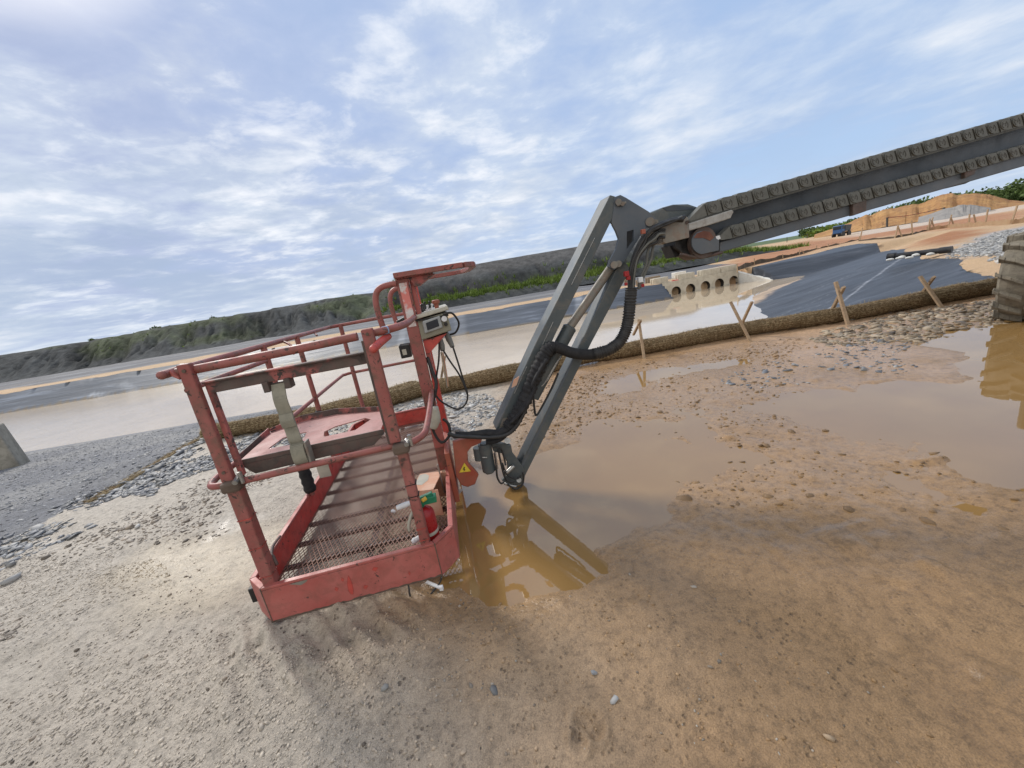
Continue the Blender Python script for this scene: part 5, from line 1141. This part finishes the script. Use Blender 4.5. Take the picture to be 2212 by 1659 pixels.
# end drum
dc, dr_ = (1520, 524), .088
C0 = jp(*dc, .012); m = MB(); m.cyl(C0, C0-JN*.16, dr_*1.08, 28); obj('drum', m, M['bare_dark'], boom, smooth='auto')
D_pts = []
for k in range(25):
    a = math.radians(60+k*(262-60)/24); D_pts.append((dc[0]+25.5*math.cos(a), dc[1]-25.5*math.sin(a)))
D_pts += [(1553, 541), (1554, 519), (1545, 513)]
m = jplate(D_pts, .03, .012); dp = obj('drum_cover', m, M['grey_lower'], boom, bevel=.002)
m = jplate([(1498.5, 514), (1506, 504), (1520, 498.5), (1533, 501), (1543, 513), (1534, 520), (1520, 514)], .0325, .002); obj('rust_patch', m, M['tan_box'] if False else worn('rust_brown', (.13, .05, .035), (.2, .09, .06), rough=.8, scale=12), dp)
m = MB()
for q in range(5):
    c = jp(1490-q*4.5, 531-q*1.5, -.02); m.cyl(c, c-JN*.13, .06-.004*q, 18)
obj('hose_coil', m, M['rubber'], boom, smooth='auto')
m = jplate([(1447, 531), (1468, 535), (1476, 548), (1458, 556)], -.06, .1); obj('rubber_flap', m, M['black'], boom)
m = MB(); m.tube([jp(*p, .0) for p in ((1470, 549), (1510, 556), (1545, 549), (1560, 545))], .010, 8, 4); obj('lower_guard', m, M['bare_dark'], boom, smooth=True)
for pts in ([(1843, 466), (1872, 456), (1873, 420), (1860, 417), (1842, 425)], [(2085, 385), (2106, 376), (2113, 345), (2096, 345), (2086, 355)]):
    m = jplate(pts, .012, .03); o1 = obj('guide_collar', m, M['bare_dark'], boom, bevel=.004)
    cx_, cy_ = np.mean(pts, 0)
    m = jplate([(cx_-14, cy_-4), (cx_+13, cy_-14), (cx_+14, cy_-9), (cx_-6, cy_+3)], .0145, .002); obj('rust_patch', m, M['bare_dark'], o1)
m = bar((2044, 404), (2046, 408), (2120, 377), (2100, 391), -.03, .12); obj('wear_pad', jplate([(2030, 400), (2044, 407), (2085, 397), (2112, 384), (2110, 374)], -.03, .12), M['black'], boom)
m = jplate([(1546, 511), (1554, 508), (1557, 515), (1549, 519)], .02, .003); obj('paint_chip', m, M['white'], boom)
# cable carriers
def carrier(tip, tl, bl, tr, br, pitch, label):
    TL, BL, TR, BR, TP = [np.array(jp(*q, .016)) for q in (tl, bl, tr, br, tip)]
    TR, BR = np.array(ext(TL, TR, K)), np.array(ext(BL, BR, K)); Ln = np.linalg.norm(TR-TL); n = int(Ln/pitch); m = MB(); md = MB(); top = MB()
    m.prism([tuple(TP), tuple(TP+(BL-TP)*.3-(TL-BL)*.12), tuple(BL), tuple(TL)], -JN*.05)
    for i in range(n):
        a, b = i/n, (i+1)/n
        tl_, tr_, bl_, br_ = TL+(TR-TL)*a, TL+(TR-TL)*b, BL+(BR-BL)*a, BL+(BR-BL)*b; h_ = np.linalg.norm(tl_-bl_); d = (tr_-tl_)/np.linalg.norm(tr_-tl_); up_ = (tl_-bl_)/h_; c = (bl_+br_+tl_+tr_)/4-d*pitch*.1
        jo = JN*.004*(i % 2)
        m.prism([tuple(bl_+d*.004+jo), tuple(br_-d*.004+jo), tuple(br_-d*.004+up_*h_*.90+jo), tuple(br_-d*.018+up_*h_*1.0+jo), tuple(bl_+d*.022+up_*h_*1.07+jo), tuple(bl_+d*.004+up_*h_*.96+jo)], -JN*.05)
        R_ = h_*.43
        disc = [c+(d*math.cos(t_)+up_*math.sin(t_))*R_+JN*.009 for t_ in np.linspace(0, 2*math.pi, 20, endpoint=False)]; m.prism([tuple(q) for q in disc], -JN*.012)
        for s0, s1, rr in ((-1.0, .9, .80), (2.2, 4.0, .80)):     # dark slots round the joint
            arc = np.linspace(s0, s1, 7); o2 = [c+(d*math.cos(t_)+up_*math.sin(t_))*R_*rr+JN*.0105 for t_ in arc]; i2 = [c+(d*math.cos(t_)+up_*math.sin(t_))*R_*(rr-.20)+JN*.0105 for t_ in arc[::-1]]
            md.prism([tuple(q) for q in o2+i2], -JN*.001)
        for (x_, y_) in ((-.25, .25), (.1, -.1), (.25, .2)):
            cc = c+d*x_*R_+up_*y_*R_+JN*.0105; md.prism([tuple(cc+(d*math.cos(t_)+up_*math.sin(t_))*R_*.13) for t_ in np.linspace(0, 6.28, 8, endpoint=False)], -JN*.001)
        e = bl_+d*.002+JN*.0045; md.prism([tuple(e+up_*h_*.06), tuple(e+d*.0028+up_*h_*.06), tuple(e+d*.0028+up_*h_*.88), tuple(e+up_*h_*.88)], -JN*.05)
    o = obj('cable_carrier', m, M['chain'], boom, label=label); md_o = MB(); md_o.v, md_o.f = md.v, md.f
    o.data.materials.append(M['chain_dark']); base = len(o.data.polygons)
    # slots go into the same mesh with a second material
    bm = bmesh.new(); bm.from_mesh(o.data); vs = [bm.verts.new(Vector(p)-Vector(o_)) for p in md.v]
    for f in md.f:
        fc = bm.faces.new([vs[i] for i in f]); fc.material_index = 1
    bm.to_mesh(o.data); bm.free(); return o
carrier((1485, 477), (1521, 440), (1528, 465.5), (2212, 245), (2219, 269), .112, 'upper plastic cable carrier with open rear edge')
carrier((1548, 516), (1576, 489.5), (1583, 514.5), (2212, 313), (2219, 333), .100, 'lower plastic cable carrier under the boom box')
m = jplate([(1488, 478), (2212, 271.5), (2212, 276), (1490, 482)], .018, .06); obj('carrier_tray', bar((1488, 478), (1490, 481.5), (2212, 271.5), (2212, 275.5), .018, .06), M['chain_dark'], boom)
# hoses over the nose into the corrugated sleeve
hb = None
path = [(1364, 622), (1361, 655), (1357, 690), (1350, 718), (1336, 741), (1312, 757), (1282, 765)]
P_ = catmull([Vector(jp(x, y, .075)) for x, y in path], 18); nP = len(P_)
m = MB(); m.tube(P_, [.035+.0035*math.sin(i*2*math.pi/3.0)+.0018*math.sin(i*1.7) for i in range(nP)], 18); hb = obj('hose_bundle', m, M['rubber'], lift, smooth=True, label='black corrugated hose sleeve sagging from the boom nose to the jib')
path = [(1290, 764), (1265, 766), (1235, 762), (1208, 752), (1190, 752), (1176, 768), (1160, 802), (1146, 835), (1130, 872), (1112, 905), (1098, 925)]
P_ = catmull([Vector(jp(x, y, .06-.02*min(1, i/4))) for i, (x, y) in enumerate(path)], 12); nP = len(P_)
m = MB(); m.tube(P_, [.034 if i < 40 else .034+.010*min(1, (i-40)/10)+.004*math.sin(i*1.9)+.003*math.sin(i*.83) for i in range(nP)], 16); obj('fabric_sleeve', m, M['cloth_black'], hb, smooth=True)
for k in range(4):
    o2 = [(1176+k*2, 775), (1158-k*2, 812+k*5), (1150+k, 845), (1126+k*3, 880), (1108-k*2, 915)]
    m = MB(); m.tube([jp(x, y, .078+.006*k) for x, y in o2], .010, 8, 6); obj('sleeve_fold', m, M['cloth_black'], hb, smooth=True)
m = MB(); m.tube([jp(*p, .085) for p in ((1140, 872), (1128, 900), (1112, 925), (1092, 940), (1060, 945), (1020, 944), (985, 942), (968, 936))], .012, 10, 6); obj('hydraulic_hose', m, M['rubber'], hb, smooth=True)
m = MB(); m.tube([jp(*p, .05) for p in ((1100, 925), (1076, 937), (1050, 936), (1015, 939), (984, 938))], [.026, .030, .026, .020, .016], 12, 6); obj('fabric_sleeve', m, M['cloth_black'], hb, smooth=True)
m = MB(); m.tube([jp(*p, .04) for p in ((1098, 930), (1085, 945), (1070, 952), (1050, 955))], .018, 12, 6); obj('fabric_sleeve', m, M['cloth_black'], hb, smooth=True)
for k in range(11):
    a = k/10; o_x = -10+20*a; sag = random.uniform(-4, 4)
    y0 = 471+18*random.random(); st = (1480-6*k*.3, 468+ (k % 4)*3) if k < 6 else (1436, 497+(k-6)*4)
    pts = ([st, (1452, 474+k*1.2), (1424, 484+k*1.5), (1404-2*k*.2, 497+k*1.2)] if k < 6 else [st, (1424, 498+(k-6)*4), (1410+(k-6)*2, 508+(k-6)*4)]) + [(1388+o_x*.55+k*.6, 522+k*1.0), (1374+o_x*.6, 556), (1366+o_x*.62+sag*.4, 590), (1364+o_x*.5, 625)]
    m = MB(); m.tube([jp(x, y, .05+.012*(k % 3)+.012) for x, y in pts], .0075 if k % 3 else .010, 8, 7); obj('hydraulic_hose', m, M['rubber' if k not in (4, 8, 9) else 'chain'], hb, smooth=True)
for pts in ([(1420, 512), (1400, 540), (1396, 570), (1384, 600), (1379, 625)], [(1428, 508), (1412, 530), (1406, 560), (1392, 592), (1382, 622)]):
    m = MB(); m.tube([jp(x, y, .03) for x, y in pts], .009, 8, 7); obj('hydraulic_hose', m, M['chain'], hb, smooth=True)
for (x, y, mt, s_) in ((1353, 592, 'ext_red', .014), (1357, 601, 'ext_red', .011), (1383, 605, 'white', .014), (1352, 614, 'ext_red', .008), (1388, 617, 'ext_red', .009), (1389, 501, 'orange', .012)):
    p = jp(x, y, .10); m = MB(); m.box(p-s_, p+s_*np.array([1, 1, 1.2])); obj('hose_marker', m, M[mt], hb, bevel=.003)
# --- wheel, axle and the rest of the machine beyond the right edge
def wheel(c, ax, R, wd, lugs=True):
    c = Vector(c); ax = Vector(ax).normalized(); upv = Vector((0, 0, 1)); fw_ = ax.cross(upv).normalized()
    def wp(r_, a, x): return c+ax*x+(fw_*math.cos(a)+upv*math.sin(a))*r_
    prof = [(.52, -.44), (.62, -.48), (.80, -.48), (.86, -.43), (.89, -.3), (.90, 0), (.89, .3), (.86, .43), (.80, .48), (.62, .48), (.52, .44)]; n = 56; m = MB()
    V_ = [wp(R*p[0], 2*math.pi*k/n, wd*p[1]) for k in range(n) for p in prof]; q = len(prof)
    m.add(V_, [(k*q+j, k*q+j+1, ((k+1) % n)*q+j+1, ((k+1) % n)*q+j) for k in range(n) for j in range(q-1)])
    nl = 16
    for side in (-1, 1):
        for k in range(nl):
            a0 = 2*math.pi*(k+.5*(side > 0))/nl; segs = [(.02, 0.), (.22, .10), (.40, .17), (.50, .22)]
            for (x0, b0), (x1, b1) in zip(segs[:-1], segs[1:]):
                rr0 = 1.02 if x0 < .3 else 1.0; rr1 = 1.02 if x1 < .3 else .985; ri0, ri1 = (.86, .86) if x1 < .45 else (.84, .78)
                h_ = .088
                p = [wp(R*ri0, a0+b0-h_*.55, side*wd*x0), wp(R*ri1, a0+b1-h_*.55, side*wd*x1), wp(R*ri1, a0+b1+h_*.55, side*wd*x1), wp(R*ri0, a0+b0+h_*.55, side*wd*x0),
                     wp(R*rr0, a0+b0-h_*.42, side*wd*x0), wp(R*rr1, a0+b1-h_*.42, side*wd*x1), wp(R*rr1, a0+b1+h_*.42, side*wd*x1), wp(R*rr0, a0+b0+h_*.42, side*wd*x0)]
                if side < 0: p = [p[1], p[0], p[3], p[2], p[5], p[4], p[7], p[6]]
                m.hexa(p)
            # shoulder block down the sidewall
            b1 = .22; p = [wp(R*.80, a0+b1-.05, side*wd*.5), wp(R*.80, a0+b1-.05, side*wd*.525), wp(R*.80, a0+b1+.05, side*wd*.525), wp(R*.80, a0+b1+.05, side*wd*.5), wp(R*.985, a0+b1-.05, side*wd*.48), wp(R*.985, a0+b1-.05, side*wd*.515), wp(R*.985, a0+b1+.05, side*wd*.515), wp(R*.985, a0+b1+.05, side*wd*.48)]
            m.hexa(p)
    w_ = obj('wheel', m, M['muddy_tyre'], lift, bevel=.006, label='muddy tractor-tread tyre')
    m = MB(); m.tube([wp(0, 0, wd*x) for x in (-.42, -.40, .40, .42)], [R*.50, R*.53, R*.53, R*.50], 30); m.cyl(wp(0, 0, -.48*wd), wp(0, 0, .48*wd), R*.2, 18); obj('rim', m, M['grey'], w_, smooth='auto'); return w_
WC = at(2152, 694, 0); vd = np.array([.80, .60, 0]); rt = np.array([.60, -.80, 0])
ax_ = np.array([.50, -.866, 0]); R_w = .50
c1 = WC+ax_*.215+vd*.16+np.array([0, 0, R_w-.03]); wheel(c1, ax_, R_w, .42)
# machine body standing beyond the frame edge (seen only in the puddles and from other angles)
c2 = c1+ax_/np.linalg.norm(ax_)*1.95; wheel(c2, ax_, R_w, .42)
fwd = np.array([-ax_[1], ax_[0], 0])/np.linalg.norm(ax_[:2]); axn = np.array(ax_)/np.linalg.norm(ax_)
if fwd@vd < 0: fwd = -fwd
wheel(c1+fwd*2.4, ax_, R_w, .42); wheel(c2+fwd*2.4, ax_, R_w, .42)
m = MB(); mid = (c1+c2)/2; 
def cb(x, y, z): return tuple(mid+axn*x+fwd*y+np.array([0, 0, z]))
m.box((-.62, -.35, -.18), (.62, 2.75, .22), cb); m.box((-.75, -.1, -.08), (.75, .1, .08), cb); m.box((-.75, 2.3, -.08), (.75, 2.5, .08), cb); obj('chassis', m, M['grey'], lift, bevel=.02)
m = MB(); m.box((-.95, .4, .30), (.95, 2.3, 1.05), cb); m.cyl(cb(0, 1.2, .2), cb(0, 1.2, .32), .5, 24); obj('turntable', m, M['grey'], lift, bevel=.04)

# --- things in and on the basket
ex_ = np.array([.738, .118]); fe = thing('fire_extinguisher', W(*ex_, .103), 'red fire extinguisher with a white band and green lever, strapped behind the near right post', 'fire extinguisher')
def eW(du, dv, w): return W(ex_[0]+du, ex_[1]+dv, w)
m = MB(); m.tube([eW(0, 0, w) for w in (.185, .19, .345, .365, .378, .385)], [.048, .05, .05, .043, .028, .016], 22); obj('cylinder', m, M['ext_red'], fe, smooth='auto')
m = MB(); m.tube([eW(0, 0, w) for w in (.103, .105, .186)], [.044, .047, .047], 22); obj('base', m, M['grey_plastic'], fe, smooth='auto')
m = MB(); m.tube([eW(0, 0, w) for w in (.245, .262)], [.0512, .0512], 22); obj('label_band', m, M['cream'], fe, smooth='auto')
m = MB(); m.cyl(eW(0, 0, .385), eW(0, 0, .41), .012, 10); m.box((ex_[0]+.0, ex_[1]-.02, .40), (ex_[0]+.075, ex_[1]+.02, .435), W); obj('valve', m, M['green'], fe, bevel=.004)
m = MB(); m.hexa([eW(-.05, -.012, .415), eW(.06, -.012, .43), eW(.06, .012, .43), eW(-.05, .012, .415), eW(-.05, -.012, .43), eW(.06, -.012, .452), eW(.06, .012, .452), eW(-.05, .012, .43)]); obj('lever', m, M['green'], fe, bevel=.003)
m = MB(); m.cyl(eW(.01, -.03, .432), eW(.03, -.02, .436), .010, 10); obj('safety_pin', m, M['yellow'], fe, smooth='auto')
m = MB(); m.tube([eW(-.03, -.005, .425), eW(-.075, -.005, .42), eW(-.115, -.005, .414)], [.010, .014, .012], 12, 3); obj('nozzle', m, M['white'], fe, smooth='auto')
m = MB(); m.tube([eW(-.02, -.01, .41), eW(-.05, -.03, .38), eW(-.075, -.04, .33), eW(-.078, -.04, .30)], .008, 8, 5); obj('hose', m, M['cream'], fe, smooth=True)
m = MB(); m.cyl(eW(-.065, -.03, .235), eW(-.04, -.02, .24), .014, 12); m.ball(eW(-.07, -.03, .234), .016, 10); obj('bracket_clip', m, M['white'], fe, smooth='auto')
bw = thing('storage_box', W(.74, .72, .103), 'open tan orange box standing on the basket floor by the right toe board', 'box')
B0 = np.array(bz0 := [.70, .56]); 
def bb(a, b, w): # box rotated on the floor
    ca, sa = math.cos(-.25), math.sin(-.25); return W(.735+a*ca-b*sa, .60+a*sa+b*ca, .103+w)
m = MB(); t_ = .006
m.box((-.085, -.11, 0), (-.085+t_, .11, .17), bb); m.box((-.085+t_, -.11, 0), (.085, -.11+t_, .17), bb); m.box((-.085+t_, .11-t_, 0), (.085, .11, .17), bb); obj('shell', m, M['tan_box'], bw, bevel=.002)
m = MB(); m.box((-.087, -.112, .1702), (.06, .112, .177), bb); obj('lid', m, M['tan_box'], bw, bevel=.002)
m = MB(); m.prism([bb(a, b, .1774) for a, b in ((-.08, -.03), (-.03, -.045), (-.005, .01), (-.015, .07), (-.05, .10), (-.082, .09))], (0, 0, .0006)); obj('paper_label', m, M['cream'], bw)
# grey webbing strap
ws = thing('webbing_strap', W(.30, .06, .70), 'grey webbing strap hanging from the gate bar over the front of the tool tray', 'strap')
def ribbon(pts, wd, th, name, mat, par, k=6):
    P = catmull([Vector(W(*p)) for p in pts], k); m = MB(); n = len(P); sd = Vector(UU)
    for i in range(n-1):
        d = (P[i+1]-P[i]).normalized(); nn = sd.cross(d).normalized()*th/2; s_ = sd*wd/2
        a, b = P[i], P[i+1]; m.add([a-s_-nn, a+s_-nn, a+s_+nn, a-s_+nn, b-s_-nn, b+s_-nn, b+s_+nn, b-s_+nn], [(0, 1, 5, 4), (2, 3, 7, 6), (1, 2, 6, 5), (3, 0, 4, 7)]+([(0, 3, 2, 1)] if i == 0 else [])+([(4, 5, 6, 7)] if i == n-2 else []))
    return obj(name, m, M[mat], par, smooth='auto')
ribbon([(.302, .082, 1.112), (.302, .058, 1.05), (.303, .062, .99), (.300, .072, .94), (.302, .07, .90), (.305, .065, .86), (.307, .085, .83)], .052, .007, 'strap', 'webbing', ws)
ribbon([(.304, .060, .985), (.304, .052, .955), (.304, .058, .93)], .054, .010, 'strap_fold', 'webbing', ws)
ribbon([(.307, .10, .835), (.307, .062, .845), (.307, .048, .815), (.307, .05, .775), (.307, .07, .752), (.307, .095, .76)], .054, .010, 'strap_roll', 'webbing', ws)
m = MB(); m.box((.336, .05, .745), (.346, .10, .85), W); m.box((.278, .048, .742), (.346, .098, .752), W); obj('strap_buckle', m, M['plate'], ws, bevel=.003)
m = MB(); m.box((.268, .085, 1.105), (.338, .097, 1.118), W); obj('strap_bar', m, M['bare_dark'], ws, bevel=.002)
# litter
m = MB(); p = at(850, 1109, .10); m.ball((p[0], p[1], .116), .013, 9, (1, .8, .9)); m.ball((p[0]+.010, p[1]-.004, .114), .010, 8); tag(obj('crumpled_wrapper', m, M['white'], None, smooth=True), 'crumpled white wrapper on the basket floor beside the fire extinguisher', 'litter')
m = MB(); p = at(580, 1348, .004); m.beam(p+np.array([-.02, -.012, .006]), p+np.array([.02, .012, .006]), .011, .008); tag(obj('paper_scrap', m, M['white'], None, bevel=.002), 'white paper scrap on the mud under the near left corner of the basket', 'litter')
# hanging wires under the near toe board
m = MB(); m.tube([W(.60, .03, .08), W(.605, -.0, .05), (at(887, 1290, .012)), (at(902, 1310, .004))], .0042, 7, 7); obj('hanging_wire', m, M['rubber'], lift, smooth=True)
m = MB(); m.tube([W(.765, .02, .08), W(.762, .0, .06), at(948, 1262, .03), at(930, 1284, .004)], .004, 7, 7); hw = obj('hanging_wire', m, M['rubber'], lift, smooth=True)
a, b = at(921, 1257, .03), at(953, 1270, .022); m = MB(); m.beam(a, b, .016, .010); m.box(np.array(b)-np.array([.008, .008, .012]), np.array(b)+np.array([.010, .008, .012])); obj('wire_tag', m, M['white'], hw, bevel=.003)
# twig
m = MB(); m.tube([at(1976, 1353, .006), at(1995, 1366, .008), at(2012, 1380, .006)], [.004, .0045, .003], 7, 4); tag(obj('twig', m, M['wood'], None, smooth=True), 'short brown twig lying on the mud in the lower right', 'twig')

# ------------------------------------------------------------------ light and sky
SUN_AZ = math.atan2(-.66, .75); SUN_EL = math.radians(39)
sd = Vector((math.sin(SUN_AZ)*math.cos(SUN_EL), math.cos(SUN_AZ)*math.cos(SUN_EL), math.sin(SUN_EL)))
L_ = bpy.data.lights.new('sun', 'SUN'); L_.energy = 2.6; L_.angle = math.radians(11); L_.color = (1., .95, .88)
lo = bpy.data.objects.new('sun', L_); COL.objects.link(lo); lo.rotation_euler = sd.to_track_quat('Z', 'Y').to_euler(); lo.location = (0, 0, 30)
wd_ = bpy.data.worlds.new('World'); SC.world = wd_; wd_.use_nodes = True; nt = wd_.node_tree; L = nt.links
bg = nt.nodes['Background']; bg.inputs['Strength'].default_value = .12
sky = nt.nodes.new('ShaderNodeTexSky'); sky.sky_type = 'NISHITA'; sky.sun_disc = False; sky.sun_elevation = SUN_EL; sky.sun_rotation = SUN_AZ % (2*math.pi)
sky.air_density = 1.0; sky.dust_density = .6; sky.ozone_density = 2.0
tc = nt.nodes.new('ShaderNodeTexCoord'); sx = nt.nodes.new('ShaderNodeSeparateXYZ'); L.new(tc.outputs['Generated'], sx.inputs[0])
def mth(op, a, b=None, c=None, clamp=False):
    n = nt.nodes.new('ShaderNodeMath'); n.operation = op; n.use_clamp = clamp
    for i, v in enumerate((a, b, c)):
        if v is None: continue
        if hasattr(v, 'is_linked'): L.new(v, n.inputs[i])
        else: n.inputs[i].default_value = v
    return n.outputs[0]
zc = mth('ADD', mth('MAXIMUM', sx.outputs[2], 0.), .10)
cxyz = nt.nodes.new('ShaderNodeCombineXYZ'); L.new(mth('DIVIDE', sx.outputs[0], zc), cxyz.inputs[0]); L.new(mth('DIVIDE', sx.outputs[1], zc), cxyz.inputs[1])
cp_ = cxyz.outputs[0]
def dot(v):
    n = nt.nodes.new('ShaderNodeVectorMath'); n.operation = 'DOT_PRODUCT'; L.new(tc.outputs['Generated'], n.inputs[0]); n.inputs[1].default_value = v; return n.outputs['Value']
sunward = dot(tuple(sd)); rightw = dot((.86, .45, .25))
big = noise(nt, cp_, .42, 5, .5, .15); mid_ = noise(nt, cp_, 1.15, 7, .56, .2); fine = noise(nt, cp_, 3.4, 7, .6, .25)
cov = mth('ADD', mth('MULTIPLY', big, .55), mth('ADD', mth('MULTIPLY', mid_, .30), mth('MULTIPLY', fine, .15)))
cov = mth('ADD', cov, mth('MULTIPLY', mth('SUBTRACT', .42, rightw), .17))
clear = mix(nt, .80, sky.outputs[0], (3.35, 4.7, 6.9))
cover = ramp(nt, cov, [(.33, .05), (.43, .55), (.54, 1.)])
shade = mth('ADD', mth('MULTIPLY', fine, .22), mth('ADD', mth('MULTIPLY', mid_, .33), mth('MULTIPLY', big, .45)))
bright = ramp(nt, shade, [(.37, (2.5, 3.0, 4.6)), (.45, (3.5, 4.1, 5.7)), (.52, (4.9, 5.5, 6.5)), (.60, (6.4, 6.7, 7.2))])
skyc = mix(nt, cover, clear, bright)
# sunlit wisps towards the sun
wisp = mth('MULTIPLY', ramp(nt, mth('ADD', mth('MULTIPLY', fine, .55), mth('MULTIPLY', mid_, .45)), [(.50, 0.), (.68, 1.)]), ramp(nt, sunward, [(.42, 0.), (.72, 1.)]))
skyc = mix(nt, mth('MULTIPLY', wisp, .75), skyc, (8.2, 8.2, 8.5))
# grey-blue heaps of cloud low on the left
mpc = N(nt, 'ShaderNodeMapping'); mpc.inputs['Scale'].default_value = (5.5, 5.5, 15); L.new(tc.outputs['Generated'], mpc.inputs[0])
lump = noise(nt, mpc.outputs[0], 1.0, 7, .6, .3)
low = mth('MULTIPLY', ramp(nt, lump, [(.44, 0.), (.56, 1.)]), ramp(nt, sx.outputs[2], [(.02, 0.), (.07, .85), (.20, .75), (.36, 0.)]))
low = mth('MULTIPLY', low, ramp(nt, rightw, [(.0, 1.), (.75, .15)]))
skyc = mix(nt, mth('MULTIPLY', low, .85), skyc, (3.0, 3.75, 5.1))
# thin veil of haze low over the horizon
hz_ = mth('POWER', mth('SUBTRACT', 1., mth('MAXIMUM', sx.outputs[2], 0.), clamp=True), 8.)
skyc = mix(nt, mth('MULTIPLY', hz_, .38), skyc, (5.0, 5.7, 6.6))
glow = ramp(nt, sunward, [(.975, 0.), (1., 1.)])
skyc = mix(nt, mth('MULTIPLY', glow, .8), skyc, (11, 10.6, 10.2))
back = ramp(nt, mth('ADD', mth('MULTIPLY', sx.outputs[1], -.5), .5), [(.50, 0.), (.72, 1.)])  # bright cloud added behind the camera as fill for faces turned from the sun
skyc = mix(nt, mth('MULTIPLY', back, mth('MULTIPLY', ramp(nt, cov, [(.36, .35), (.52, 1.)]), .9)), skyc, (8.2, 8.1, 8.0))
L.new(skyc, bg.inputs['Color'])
SC.view_settings.view_transform = 'Standard'; SC.view_settings.look = 'None'; SC.view_settings.exposure = 0.16; SC.view_settings.gamma = 1.0
SC.cycles.max_bounces = 6; SC.cycles.use_denoising = True
